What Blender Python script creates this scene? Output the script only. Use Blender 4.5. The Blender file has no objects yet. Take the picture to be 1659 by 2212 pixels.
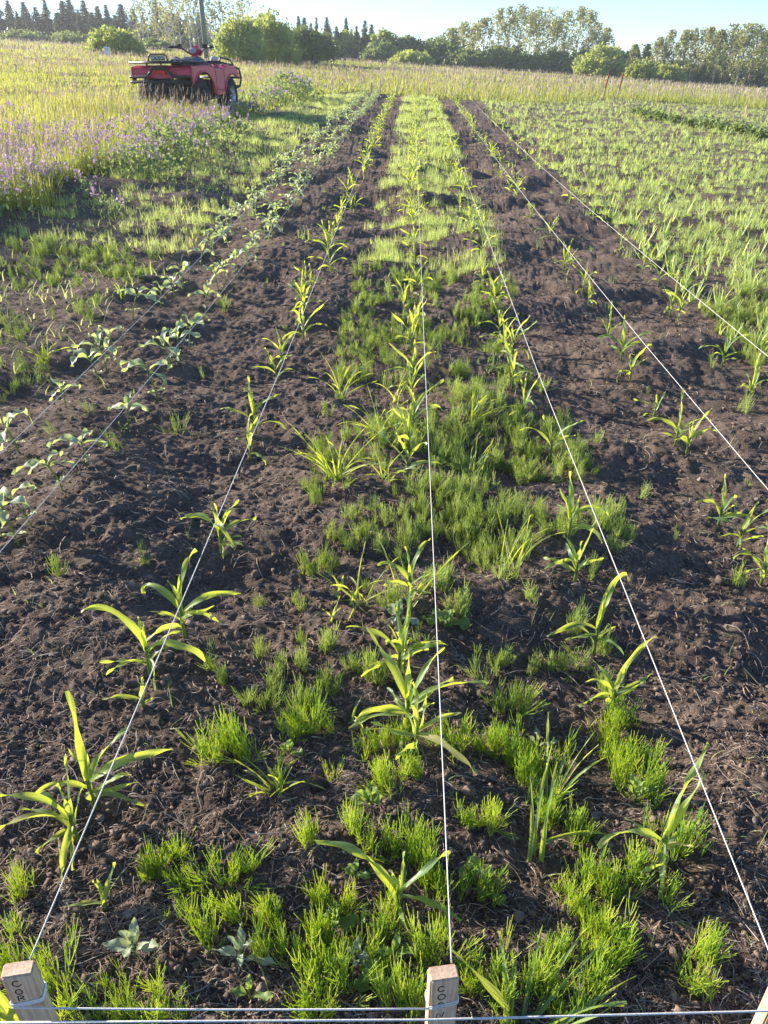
import bpy, bmesh, math, random
import numpy as np
from mathutils import Matrix, Vector

SC = bpy.context.scene
COL = SC.collection
rng = np.random.default_rng(7)
R = math.radians
PI = math.pi

# ------------------------------------------------------------------ camera model
CAM_H = 1.3
F = 1923.0 / 1.15732            # focal length in px of a 1659 wide frame
YAW, PITCH = R(1.98), R(30.46)
FWD = np.array([-math.sin(YAW) * math.cos(PITCH), math.cos(YAW) * math.cos(PITCH), -math.sin(PITCH)])
RGT = np.array([math.cos(YAW), math.sin(YAW), 0.0])
UPV = np.cross(RGT, FWD)
SUN_AZ, SUN_EL = R(-66), R(18.5)   # azimuth from +Y towards +X


# ------------------------------------------------------------------ noise and terrain
def hash2(ix, iy, seed):
    n = (ix.astype(np.int64) * 374761393 + iy.astype(np.int64) * 668265263 + seed * 974634777) & 0xFFFFFFFF
    n = ((n ^ (n >> 13)) * 1274126177) & 0xFFFFFFFF
    n = ((n ^ (n >> 16)) * 2246822519) & 0xFFFFFFFF
    return ((n ^ (n >> 15)) & 0xFFFFFF) / float(0xFFFFFF)


def vn(x, y, s, seed):
    """smooth value noise, cell size s, range -1..1"""
    c, d = math.cos(seed * 1.3), math.sin(seed * 1.3)
    X, Y = (x * c - y * d) / s + seed * 17.3, (x * d + y * c) / s - seed * 9.1
    ix, iy = np.floor(X), np.floor(Y)
    fx, fy = X - ix, Y - iy
    fx, fy = fx * fx * fx * (fx * (fx * 6 - 15) + 10), fy * fy * fy * (fy * (fy * 6 - 15) + 10)
    a, b = hash2(ix, iy, seed), hash2(ix + 1, iy, seed)
    c2, d2 = hash2(ix, iy + 1, seed), hash2(ix + 1, iy + 1, seed)
    return ((a + (b - a) * fx) * (1 - fy) + (c2 + (d2 - c2) * fx) * fy) * 2 - 1


def sst(a, b, x):
    t = np.clip((x - a) / (b - a), 0, 1)
    return t * t * (3 - 2 * t)


def edge_left(y):
    return -3.1 + 0.9 * sst(15, 26, y)


def soil_mask(x, y):
    m = sst(-0.25, 0.25, x - edge_left(y) + 0.25 * vn(x, y, 0.9, 31))
    end = 25.8 + 7.5 * sst(3, 8, x)
    return m * (1 - sst(-0.4, 0.4, y - end)) * (1 - sst(24, 28, x))


def base_h(x, y):
    t = np.maximum(0, y - 3)
    z = -0.056 * x + 0.75 * (1 - np.exp(-t / 35)) - 0.14 * np.exp(-((x + 4.1) ** 2 + (y - 16.7) ** 2) / 2.4)
    return z


def soil_h(x, y):
    lump = 0.034 * vn(x, y, 0.55, 1) + 0.036 * vn(x * 0.75, y * 1.2, 0.29, 2) + 0.007 * vn(x, y, 0.12, 3)
    r = 1 - np.abs(vn(x * 0.85, y * 1.15, 0.10, 4))
    lump = lump + 0.011 * (r * r - 0.35) * (0.6 + 0.5 * vn(x, y, 0.5, 9)) + 0.005 * vn(x, y, 0.05, 5)
    lump = lump * (1 + 0.45 * sst(3.5, 8, y)) * (1 - 0.55 * sst(1.75, 2.5, x)) * (1 - 0.3 * sst(1.6, 2.2, -x))
    r2 = 1 - np.abs(vn(x, y, 0.030, 6))
    return lump + 0.0055 * (r2 * r2 - 0.35) + 0.0042 * vn(x, y, 0.014, 7)


def ground_z(x, y):
    x, y = np.asarray(x, float), np.asarray(y, float)
    m = soil_mask(x, y)
    far = 0.09 * sst(30, 70, np.hypot(x, y)) * vn(x, y, 14, 41)
    return base_h(x, y) + m * soil_h(x, y) + (1 - m) * 0.04 * vn(x, y, 0.7, 12) + far


def gz(x, y):
    return float(ground_z(np.array([x]), np.array([y]))[0])


def ray(X, Y):
    s = 1659 / 2
    return FWD + RGT * (X - s) / F - UPV * (Y - 1106) / F


def gp(X, Y):
    """point of the ground that a point of the photograph (1659 x 2212) shows"""
    d = ray(X, Y)
    t = 0.3
    g = lambda t: CAM_H + t * d[2] - float(base_h(np.float64(t * d[0]), np.float64(t * d[1])))
    while t < 400 and g(t) > 0:
        t *= 1.02
    a, b = t / 1.02, t
    for _ in range(24):
        m = (a + b) / 2
        if g(m) < 0:
            b = m
        else:
            a = m
    return b * d[0], b * d[1]


def at_h(X, Y, h):
    """point seen at X, Y that lies h above the smooth ground"""
    d = ray(X, Y)
    t = 1.0
    for _ in range(60):
        g = CAM_H + t * d[2] - float(base_h(np.float64(t * d[0]), np.float64(t * d[1]))) - h
        t = t - g / (d[2] if d[2] < -0.05 else -0.05) * 0.9
    return Vector((t * d[0], t * d[1], CAM_H + t * d[2]))


def top_z(x, y, Y):
    """height of a point above x, y that shows at picture row Y"""
    lo, hi = -10.0, 40.0
    for _ in range(40):
        m = (lo + hi) / 2
        v = np.array([x, y, m - CAM_H])
        if 1106 - (v @ UPV) / (v @ FWD) * F > Y:
            lo = m
        else:
            hi = m
    return lo


# ------------------------------------------------------------------ mesh helpers
def mk(name, V, Q=None, T=None, mat=None, tint=None, parent=None, smooth=True, extra=None):
    me = bpy.data.meshes.new(name)
    V = np.ascontiguousarray(V, dtype=np.float32)
    me.vertices.add(len(V))
    me.vertices.foreach_set('co', V.ravel())
    parts, starts, k = [], [], 0
    if Q is not None and len(Q):
        Q = np.asarray(Q, np.int32)
        parts.append(Q.ravel()); starts.append(np.arange(len(Q)) * 4); k = Q.size
    if T is not None and len(T):
        T = np.asarray(T, np.int32)
        parts.append(T.ravel()); starts.append(k + np.arange(len(T)) * 3)
    L = np.concatenate(parts); S = np.concatenate(starts).astype(np.int32)
    me.loops.add(len(L)); me.loops.foreach_set('vertex_index', L)
    me.polygons.add(len(S)); me.polygons.foreach_set('loop_start', S)
    me.update(calc_edges=True)
    if smooth:
        me.polygons.foreach_set('use_smooth', np.ones(len(S), dtype=bool))
    if tint is not None:
        a = me.attributes.new('tint', 'FLOAT', 'POINT')
        a.data.foreach_set('value', np.ascontiguousarray(tint, dtype=np.float32))
    for nm, arr in (extra or {}).items():
        a = me.attributes.new(nm, 'FLOAT', 'POINT')
        a.data.foreach_set('value', np.ascontiguousarray(arr, dtype=np.float32))
    if mat:
        me.materials.append(mat)
    o = bpy.data.objects.new(name, me)
    COL.objects.link(o)
    if parent:
        o.parent = parent
    return o


class Acc:
    """collects pieces of one mesh"""
    def __init__(s):
        s.V, s.Q, s.T, s.t, s.n = [], [], [], [], 0

    def add(s, V, Q=None, T=None, tint=0.5):
        V = np.asarray(V, float)
        s.V.append(V)
        if Q is not None and len(Q): s.Q.append(np.asarray(Q) + s.n)
        if T is not None and len(T): s.T.append(np.asarray(T) + s.n)
        s.t.append(np.broadcast_to(np.asarray(tint, float), (len(V),)))
        s.n += len(V)
        return s

    def arrays(s):
        c = lambda l, w: np.concatenate(l) if l else np.zeros((0, w), int)
        return np.concatenate(s.V), c(s.Q, 4), c(s.T, 3), np.concatenate(s.t)

    def build(s, name, mat, parent=None, smooth=True):
        V, Q, T, t = s.arrays()
        return mk(name, V, Q, T, mat, t, parent, smooth)


def blades(P, h, az, a0, a1, w, segs=3, tip=0.12):
    """N curved grass blades as ribbons"""
    N = len(P)
    h, az, a0, a1, w = [np.broadcast_to(np.asarray(v, float), (N,)) for v in (h, az, a0, a1, w)]
    pos = np.array(P, float)
    side = np.stack([-np.sin(az), np.cos(az), np.zeros(N)], 1)
    rows = []
    for i in range(segs + 1):
        t = i / segs
        ww = w * (1 - t) ** 0.6 if i < segs else w * tip
        rows.append(pos - side * ww[:, None] / 2); rows.append(pos + side * ww[:, None] / 2)
        a = a0 + (a1 - a0) * (t + 0.5 / segs)
        st = h / segs
        pos = pos + np.stack([np.cos(az) * np.sin(a) * st, np.sin(az) * np.sin(a) * st, np.cos(a) * st], 1)
    k = 2 * (segs + 1)
    V = np.stack(rows, 1).reshape(-1, 3)
    q = np.array([[2 * i, 2 * i + 1, 2 * i + 3, 2 * i + 2] for i in range(segs)])
    Q = (np.arange(N)[:, None, None] * k + q[None]).reshape(-1, 4)
    return V, Q, k


def tubes(P0, P1, P2, r0, r1, segs=2):
    """N bent three sided tubes through P0, P1 (control), P2"""
    N = len(P0)
    r0, r1 = [np.broadcast_to(np.asarray(v, float), (N,)) for v in (r0, r1)]
    d = P2 - P0
    d = d / (np.linalg.norm(d, axis=1, keepdims=True) + 1e-9)
    ref = np.where(np.abs(d[:, 2:3]) > 0.8, np.array([[1.0, 0, 0]]), np.array([[0, 0, 1.0]]))
    u = np.cross(d, ref); u /= np.linalg.norm(u, axis=1, keepdims=True) + 1e-9
    v = np.cross(d, u)
    rings = []
    for i in range(segs + 1):
        t = i / segs
        c = P0 * (1 - t) ** 2 + P1 * 2 * t * (1 - t) + P2 * t * t
        r = (r0 + (r1 - r0) * t)[:, None]
        for k in range(3):
            a = 2 * PI * k / 3
            rings.append(c + u * math.cos(a) * r + v * math.sin(a) * r)
    V = np.stack(rings, 1).reshape(-1, 3)
    n = 3 * (segs + 1)
    q = np.array([[3 * i + k, 3 * i + (k + 1) % 3, 3 * i + 3 + (k + 1) % 3, 3 * i + 3 + k] for i in range(segs) for k in range(3)])
    Q = (np.arange(N)[:, None, None] * n + q[None]).reshape(-1, 4)
    return V, Q, n


def tube_path(pts, r, k=8, closed=False):
    pts = [Vector(p) for p in pts]
    n = len(pts)
    V, Q = [], []
    rr = r if hasattr(r, '__len__') else [r] * n
    u = None
    for i, p in enumerate(pts):
        a = pts[i - 1] if (i > 0 or closed) else p
        b = pts[(i + 1) % n] if (i < n - 1 or closed) else p
        d = (b - a).normalized()
        if u is None:
            u = d.orthogonal().normalized()
        u = (u - d * u.dot(d)).normalized()
        w = d.cross(u)
        for j in range(k):
            an = 2 * PI * j / k
            V.append(p + (u * math.cos(an) + w * math.sin(an)) * rr[i])
    m = n if closed else n - 1
    for i in range(m):
        for j in range(k):
            a, b = i * k, ((i + 1) % n) * k
            Q.append((a + j, a + (j + 1) % k, b + (j + 1) % k, b + j))
    T = []
    if not closed:
        V.append(pts[0]); V.append(pts[-1])
        c0, c1 = len(V) - 2, len(V) - 1
        for j in range(k):
            T.append((c0, (j + 1) % k, j)); T.append((c1, (n - 1) * k + j, (n - 1) * k + (j + 1) % k))
    return np.array([tuple(v) for v in V]), Q, T


def bevel_mesh(name, bm, mat, parent=None, bev=0.01, seg=2, smooth=True):
    if bev:
        bmesh.ops.bevel(bm, geom=list(bm.edges), offset=bev, segments=seg, affect='EDGES', clamp_overlap=True)
    bmesh.ops.recalc_face_normals(bm, faces=bm.faces)
    me = bpy.data.meshes.new(name)
    bm.to_mesh(me); bm.free()
    if smooth:
        for p in me.polygons: p.use_smooth = False
    me.materials.append(mat)
    o = bpy.data.objects.new(name, me)
    COL.objects.link(o)
    if parent: o.parent = parent
    return o


def bm_box(bm, c, s, rot=None):
    m = Matrix.Translation(c) @ (rot or Matrix.Identity(4)) @ Matrix.Diagonal((s[0], s[1], s[2], 1))
    bmesh.ops.create_cube(bm, size=1, matrix=m)
    return bm


def bm_prism(bm, yz, x0, x1):
    """side outline in (y, z), extruded from x0 to x1"""
    a = [bm.verts.new((x0, y, z)) for y, z in yz]
    b = [bm.verts.new((x1, y, z)) for y, z in yz]
    bm.faces.new(a); bm.faces.new(list(reversed(b)))
    for i in range(len(yz)):
        j = (i + 1) % len(yz)
        bm.faces.new((a[i], b[i], b[j], a[j]))
    return bm


def tag(o, label=None, cat=None, group=None, kind=None):
    if label: o['label'] = label
    if cat: o['category'] = cat
    if group: o['group'] = group
    if kind: o['kind'] = kind
    return o


def empty(name, loc=(0, 0, 0), rz=0.0):
    o = bpy.data.objects.new(name, None)
    o.empty_display_size = 0.05
    o.location = loc; o.rotation_euler = (0, 0, rz)
    COL.objects.link(o)
    return o


KIDS = {}


def adopt(root, o):
    o.parent = root
    KIDS.setdefault(root.name, []).append(o)
    return o


def copy_tree(root):
    c = root.copy(); COL.objects.link(c)
    for ch in KIDS.get(root.name, []):
        d = ch.copy(); COL.objects.link(d); d.parent = c
    return c


# ------------------------------------------------------------------ materials
def new_mat(name):
    m = bpy.data.materials.new(name); m.use_nodes = True
    nt = m.node_tree; nt.nodes.clear()
    return m, nt, nt.nodes.new('ShaderNodeOutputMaterial')


def ramp(nt, fac, stops):
    r = nt.nodes.new('ShaderNodeValToRGB')
    e = r.color_ramp.elements
    e[0].position, e[0].color = stops[0][0], (*stops[0][1], 1)
    e[1].position, e[1].color = stops[-1][0], (*stops[-1][1], 1)
    for p, c in stops[1:-1]:
        n = e.new(p); n.color = (*c, 1)
    nt.links.new(fac, r.inputs[0])
    return r.outputs[0]


def noise(nt, scale, detail=4, coord='Object', rough=0.6, dist=0.0):
    tc = nt.nodes.new('ShaderNodeTexCoord'); n = nt.nodes.new('ShaderNodeTexNoise')
    n.inputs['Scale'].default_value = scale; n.inputs['Detail'].default_value = detail
    n.inputs['Roughness'].default_value = rough; n.inputs['Distortion'].default_value = dist
    nt.links.new(tc.outputs[coord], n.inputs['Vector'])
    return n.outputs['Fac']


def leaf_mat(name, cols, trans, amount=0.5, rough=0.45, rnd=True, gloss=0.35, nscale=30):
    m, nt, out = new_mat(name)
    at = nt.nodes.new('ShaderNodeAttribute'); at.attribute_name = 'tint'
    f = at.outputs['Fac']
    if rnd:
        oi = nt.nodes.new('ShaderNodeObjectInfo')
        mx = nt.nodes.new('ShaderNodeMath'); mx.operation = 'MULTIPLY_ADD'
        nt.links.new(oi.outputs['Random'], mx.inputs[0]); mx.inputs[1].default_value = 0.5
        sub = nt.nodes.new('ShaderNodeMath'); sub.operation = 'SUBTRACT'; sub.inputs[1].default_value = 0.25
        nt.links.new(f, sub.inputs[0]); nt.links.new(sub.outputs[0], mx.inputs[2])
        f = mx.outputs[0]
    nz = noise(nt, nscale, 2)
    a = nt.nodes.new('ShaderNodeMath'); a.operation = 'MULTIPLY_ADD'; a.inputs[1].default_value = 0.35
    s2 = nt.nodes.new('ShaderNodeMath'); s2.operation = 'SUBTRACT'; s2.inputs[1].default_value = 0.175
    nt.links.new(nz, a.inputs[0]); nt.links.new(f, s2.inputs[0]); nt.links.new(s2.outputs[0], a.inputs[2])
    n = len(cols)
    c = ramp(nt, a.outputs[0], [(i / (n - 1), cols[i]) for i in range(n)])
    p = nt.nodes.new('ShaderNodeBsdfPrincipled')
    p.inputs['Roughness'].default_value = rough
    p.inputs['Specular IOR Level'].default_value = gloss
    nt.links.new(c, p.inputs['Base Color'])
    t = nt.nodes.new('ShaderNodeBsdfTranslucent')
    mc = nt.nodes.new('ShaderNodeMix'); mc.data_type = 'RGBA'; mc.blend_type = 'MULTIPLY'; mc.inputs['Factor'].default_value = 0.0
    tm = ramp(nt, a.outputs[0], [(0, tuple(v * 0.8 for v in trans)), (1, tuple(min(1, v * 1.2) for v in trans))])
    nt.links.new(tm, t.inputs['Color'])
    ms = nt.nodes.new('ShaderNodeMixShader'); ms.inputs[0].default_value = amount
    nt.links.new(p.outputs[0], ms.inputs[1]); nt.links.new(t.outputs[0], ms.inputs[2])
    nt.links.new(ms.outputs[0], out.inputs[0])
    return m


def plain(name, col, rough=0.5, metal=0.0, var=0.15, nscale=20, bump=0.0, spec=0.5, coat=0.0):
    m, nt, out = new_mat(name)
    p = nt.nodes.new('ShaderNodeBsdfPrincipled')
    nz = noise(nt, nscale, 5)
    c = ramp(nt, nz, [(0.25, tuple(v * (1 - var) for v in col)), (0.75, tuple(min(1, v * (1 + var)) for v in col))])
    nt.links.new(c, p.inputs['Base Color'])
    p.inputs['Roughness'].default_value = rough; p.inputs['Metallic'].default_value = metal
    p.inputs['Specular IOR Level'].default_value = spec
    p.inputs['Coat Weight'].default_value = coat
    if bump:
        b = nt.nodes.new('ShaderNodeBump'); b.inputs['Strength'].default_value = bump; b.inputs['Distance'].default_value = 0.002
        nt.links.new(nz, b.inputs['Height']); nt.links.new(b.outputs[0], p.inputs['Normal'])
    nt.links.new(p.outputs[0], out.inputs[0])
    return m


def soil_material():
    m, nt, out = new_mat('dark_soil')
    p = nt.nodes.new('ShaderNodeBsdfPrincipled')
    p.inputs['Roughness'].default_value = 0.95; p.inputs['Specular IOR Level'].default_value = 0.15
    n1 = noise(nt, 9, 8, rough=0.72)
    n2 = noise(nt, 170, 6, rough=0.75)
    mx = nt.nodes.new('ShaderNodeMath'); mx.operation = 'MULTIPLY_ADD'; mx.inputs[1].default_value = 0.5
    h = nt.nodes.new('ShaderNodeMath'); h.operation = 'MULTIPLY'; h.inputs[1].default_value = 0.5
    nt.links.new(n1, h.inputs[0]); nt.links.new(n2, mx.inputs[0]); nt.links.new(h.outputs[0], mx.inputs[2])
    c = ramp(nt, mx.outputs[0], [(0.32, (0.060, 0.046, 0.036)), (0.46, (0.135, 0.100, 0.077)), (0.57, (0.235, 0.175, 0.133)), (0.69, (0.42, 0.325, 0.25))])
    at = nt.nodes.new('ShaderNodeAttribute'); at.attribute_name = 'soil'
    n3 = noise(nt, 1.3, 6)
    g = ramp(nt, n3, [(0.3, (0.055, 0.075, 0.018)), (0.5, (0.10, 0.115, 0.03)), (0.7, (0.15, 0.135, 0.055))])
    mc = nt.nodes.new('ShaderNodeMix'); mc.data_type = 'RGBA'
    nt.links.new(at.outputs['Fac'], mc.inputs[0]); nt.links.new(g, mc.inputs[6]); nt.links.new(c, mc.inputs[7])
    nt.links.new(mc.outputs[2], p.inputs['Base Color'])
    b = nt.nodes.new('ShaderNodeBump'); b.inputs['Strength'].default_value = 1.0; b.inputs['Distance'].default_value = 0.010
    nt.links.new(n2, b.inputs['Height'])
    b2 = nt.nodes.new('ShaderNodeBump'); b2.inputs['Strength'].default_value = 0.6; b2.inputs['Distance'].default_value = 0.02
    n4 = noise(nt, 45, 6, rough=0.7)
    nt.links.new(n4, b2.inputs['Height']); nt.links.new(b.outputs[0], b2.inputs['Normal'])
    nt.links.new(b2.outputs[0], p.inputs['Normal'])
    nt.links.new(p.outputs[0], out.inputs[0])
    return m


def wood_material():
    m, nt, out = new_mat('pale_sawn_wood')
    p = nt.nodes.new('ShaderNodeBsdfPrincipled'); p.inputs['Roughness'].default_value = 0.75
    tc = nt.nodes.new('ShaderNodeTexCoord'); mp = nt.nodes.new('ShaderNodeMapping')
    mp.inputs['Scale'].default_value = (190, 190, 9)
    nt.links.new(tc.outputs['Object'], mp.inputs['Vector'])
    n = nt.nodes.new('ShaderNodeTexNoise'); n.inputs['Scale'].default_value = 1.0; n.inputs['Detail'].default_value = 5
    n.inputs['Distortion'].default_value = 0.6
    nt.links.new(mp.outputs[0], n.inputs['Vector'])
    n2 = noise(nt, 22, 4)
    ad = nt.nodes.new('ShaderNodeMath'); ad.operation = 'MULTIPLY_ADD'; ad.inputs[1].default_value = 0.35
    hl = nt.nodes.new('ShaderNodeMath'); hl.operation = 'MULTIPLY'; hl.inputs[1].default_value = 0.65
    nt.links.new(n2, ad.inputs[0]); nt.links.new(n.outputs['Fac'], hl.inputs[0]); nt.links.new(hl.outputs[0], ad.inputs[2])
    c = ramp(nt, ad.outputs[0], [(0.30, (0.36, 0.21, 0.115)), (0.46, (0.60, 0.41, 0.26)), (0.62, (0.74, 0.56, 0.39))])
    nt.links.new(c, p.inputs['Base Color'])
    b = nt.nodes.new('ShaderNodeBump'); b.inputs['Strength'].default_value = 0.35; b.inputs['Distance'].default_value = 0.001
    nt.links.new(n.outputs['Fac'], b.inputs['Height']); nt.links.new(b.outputs[0], p.inputs['Normal'])
    nt.links.new(p.outputs[0], out.inputs[0])
    return m


M = {}
M['soil'] = soil_material()
M['wood'] = wood_material()
M['clod'] = leaf_mat('soil_crumb', [(0.058, 0.044, 0.036), (0.135, 0.10, 0.078), (0.25, 0.19, 0.15)], (0, 0, 0), 0.0, 0.95, rnd=False, gloss=0.1, nscale=120)
M['straw'] = leaf_mat('dry_straw', [(0.16, 0.11, 0.085), (0.38, 0.29, 0.22), (0.60, 0.52, 0.43)], (0.3, 0.22, 0.14), 0.15, 0.8, rnd=False)
M['string'] = plain('white_twine', (0.68, 0.66, 0.61), 0.8, var=0.08, nscale=300, bump=0.6)
M['ink'] = plain('marker_ink', (0.02, 0.017, 0.018), 0.6)
M['corn'] = leaf_mat('corn_leaf', [(0.12, 0.22, 0.11), (0.18, 0.29, 0.12), (0.25, 0.36, 0.125), (0.31, 0.40, 0.13), (0.44, 0.38, 0.18)], (0.62, 0.70, 0.06), 0.5, 0.42, gloss=0.45, nscale=14)
M['cornstem'] = leaf_mat('corn_stem', [(0.12, 0.18, 0.05), (0.20, 0.28, 0.07), (0.27, 0.34, 0.10)], (0.5, 0.55, 0.1), 0.3, 0.5)
M['horse'] = leaf_mat('horsetail_green', [(0.15, 0.30, 0.08), (0.28, 0.48, 0.09), (0.45, 0.62, 0.12), (0.62, 0.62, 0.20)], (0.76, 0.90, 0.10), 0.55, 0.5)
M['horsefar'] = leaf_mat('horsetail_far', [(0.17, 0.28, 0.11), (0.31, 0.43, 0.15), (0.46, 0.55, 0.22), (0.58, 0.58, 0.30)], (0.70, 0.79, 0.20), 0.52, 0.55, rnd=False)
M['sun'] = leaf_mat('seedling_leaf', [(0.27, 0.35, 0.20), (0.40, 0.48, 0.30), (0.54, 0.60, 0.44)], (0.62, 0.72, 0.18), 0.42, 0.5, gloss=0.5)
M['weed'] = leaf_mat('weed_leaf', [(0.12, 0.21, 0.06), (0.20, 0.30, 0.09), (0.32, 0.40, 0.20)], (0.42, 0.55, 0.08), 0.42, 0.5)
M['paleweed'] = leaf_mat('pale_weed_leaf', [(0.26, 0.32, 0.19), (0.36, 0.42, 0.28), (0.46, 0.50, 0.36)], (0.40, 0.45, 0.18), 0.35, 0.6)
M['grass'] = leaf_mat('meadow_grass', [(0.15, 0.24, 0.055), (0.27, 0.33, 0.09), (0.42, 0.42, 0.17)], (0.66, 0.66, 0.09), 0.48, 0.55, rnd=False)
M['seed'] = leaf_mat('grass_seed_head', [(0.30, 0.23, 0.17), (0.44, 0.36, 0.28), (0.56, 0.49, 0.40)], (0.45, 0.32, 0.2), 0.35, 0.7, rnd=False)
M['vetch'] = leaf_mat('vetch_petal', [(0.38, 0.27, 0.37), (0.54, 0.43, 0.51), (0.70, 0.62, 0.66)], (0.5, 0.3, 0.48), 0.4, 0.6, rnd=False)
M['vetchleaf'] = leaf_mat('vetch_leaf', [(0.12, 0.18, 0.08), (0.20, 0.26, 0.12), (0.32, 0.36, 0.20)], (0.42, 0.52, 0.14), 0.42, 0.6, rnd=False)
M['spruce'] = leaf_mat('spruce_needles', [(0.03, 0.052, 0.026), (0.055, 0.085, 0.038), (0.10, 0.13, 0.055)], (0.11, 0.15, 0.05), 0.28, 0.6, nscale=1)
M['aspen'] = leaf_mat('aspen_leaf', [(0.12, 0.15, 0.06), (0.22, 0.24, 0.10), (0.36, 0.35, 0.18)], (0.46, 0.47, 0.14), 0.4, 0.35, nscale=1)
M['bush'] = leaf_mat('willow_leaf', [(0.16, 0.22, 0.06), (0.28, 0.34, 0.09), (0.41, 0.44, 0.15)], (0.56, 0.62, 0.12), 0.42, 0.45, nscale=1)
M['darkbush'] = leaf_mat('alder_leaf', [(0.08, 0.14, 0.05), (0.14, 0.205, 0.065), (0.22, 0.275, 0.10)], (0.36, 0.44, 0.09), 0.35, 0.45, nscale=1)
M['bark'] = plain('grey_bark', (0.20, 0.165, 0.13), 0.9, var=0.4, nscale=6, bump=0.5)
M['palebark'] = plain('pale_birch_bark', (0.50, 0.45, 0.38), 0.85, var=0.35, nscale=5, bump=0.3)
M['pole'] = plain('treated_pole', (0.20, 0.23, 0.17), 0.85, var=0.2, nscale=8, bump=0.4)
M['red'] = plain('red_plastic', (0.56, 0.024, 0.07), 0.42, var=0.12, nscale=9, coat=0.2)
M['black'] = plain('black_plastic', (0.025, 0.025, 0.028), 0.55, var=0.25, nscale=30, bump=0.1)
M['tube'] = plain('black_painted_steel', (0.022, 0.022, 0.025), 0.35, var=0.2, nscale=30)
M['rubber'] = plain('tyre_rubber', (0.022, 0.021, 0.02), 0.85, var=0.4, nscale=25, bump=0.3)
M['alloy'] = plain('grey_alloy', (0.42, 0.43, 0.45), 0.4, 0.7, var=0.15)
M['seat'] = plain('grey_vinyl', (0.085, 0.08, 0.095), 0.38, var=0.15, nscale=60, bump=0.15)
M['lens'] = plain('red_lens', (0.75, 0.01, 0.015), 0.15, var=0.05, coat=0.5)
M['gauge'] = plain('gauge_face', (0.30, 0.33, 0.36), 0.2, var=0.2, nscale=40)
M['white'] = plain('white_board', (0.80, 0.80, 0.80), 0.6, var=0.04)
M['redpaint'] = plain('red_paint', (0.46, 0.075, 0.06), 0.7, var=0.35, nscale=15)
M['stone'] = plain('field_stone', (0.22, 0.18, 0.15), 0.85, var=0.4, nscale=60, bump=0.5)
M['pad'] = plain('pale_cloth', (0.55, 0.56, 0.56), 0.8, var=0.2, nscale=30)


# ------------------------------------------------------------------ ground
def axis_half(d0, x1, g1, x2, g2, x3):
    v = [0.0]
    while v[-1] < x3:
        x = v[-1]
        d = d0 if x < x1 else (x * g1 if x < x2 else x * g2)
        v.append(x + max(d, d0))
    return np.array(v)


def build_ground():
    xh = axis_half(0.007, 0.8, 0.0088, 3.2, 0.03, 280)
    xs = np.concatenate([-xh[:0:-1], xh])
    ys = [-40, -20, -10, -5, -2.5, -1.2, -0.5, -0.1, 0.15, 0.3, 0.4]
    y = 0.45
    while y < 290:
        ys.append(y)
        y += max(0.006, 0.0011 * y * y) if y < 40 else 0.044 * y
    ys = np.array(ys)
    X, Y = np.meshgrid(xs, ys)
    X, Y = X.ravel(), Y.ravel()
    Z = ground_z(X, Y)
    nx, ny = len(xs), len(ys)
    i = (np.arange(ny - 1)[:, None] * nx + np.arange(nx - 1)[None]).ravel()
    Q = np.stack([i, i + 1, i + 1 + nx, i + nx], 1)
    o = mk('ground', np.stack([X, Y, Z], 1), Q, None, M['soil'], None, None, True, {'soil': soil_mask(X, Y)})
    tag(o, kind='structure')


build_ground()

# ------------------------------------------------------------------ crumbs, fibres and stones on the soil


def scatter_near(n, y0, y1, spread=0.62, p=2.0):
    """random points on the field, thinning with distance"""
    u = rng.random(n)
    y = (y0 ** (1 - p) + u * (y1 ** (1 - p) - y0 ** (1 - p))) ** (1 / (1 - p))
    x = (rng.random(n) * 2 - 1) * (0.35 + spread * y)
    k = soil_mask(x, y) > 0.6
    return x[k], y[k]


def ico(sub):
    bm = bmesh.new(); bmesh.ops.create_icosphere(bm, subdivisions=sub, radius=1)
    V = np.array([v.co[:] for v in bm.verts]); T = np.array([[v.index for v in f.verts] for f in bm.faces])
    bm.free()
    return V, T


def scatter_clods():
    A = Acc()
    for sub, cnt, med, mx, p in ((2, 2800, 0.0036, 0.011, 1.7), (1, 34000, 0.0022, 0.007, 1.6)):
        Vi, Ti = ico(sub)
        x, y = scatter_near(cnt, 0.5, 9, p=p)
        n = len(x)
        s = np.minimum(np.exp(rng.normal(math.log(med), 0.5, n)) * (1 + 0.14 * y), mx)
        z = ground_z(x, y)
        V = np.repeat(Vi[None], n, 0)
        ph = rng.random((n, 1)) * 50
        V = V * (1 + 0.3 * np.sin(V[:, :, 0] * 4.1 + ph) * np.sin(V[:, :, 1] * 3.7 + ph * 1.7) + 0.2 * np.sin(V[:, :, 2] * 6 + ph * 2.3) + 0.5 * (rng.random(V.shape[:2]) - 0.5))[:, :, None]
        V = V * (s[:, None] * (0.6 + 0.8 * rng.random((n, 3))))[:, None, :]
        a = rng.random(n) * 2 * PI
        c, sn = np.cos(a)[:, None], np.sin(a)[:, None]
        V = np.stack([V[:, :, 0] * c - V[:, :, 1] * sn, V[:, :, 0] * sn + V[:, :, 1] * c, V[:, :, 2]], 2)
        V = V + np.stack([x, y, z + s * 0.15], 1)[:, None, :]
        A.add(V.reshape(-1, 3), None, (np.arange(n)[:, None, None] * len(Vi) + Ti[None]).reshape(-1, 3), np.repeat(rng.random(n), len(Vi)))
    o = A.build('soil_crumbs', M['clod'], None, False)
    tag(o, 'loose dark crumbs lying over the tilled soil', 'soil crumbs', kind='stuff')


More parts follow.
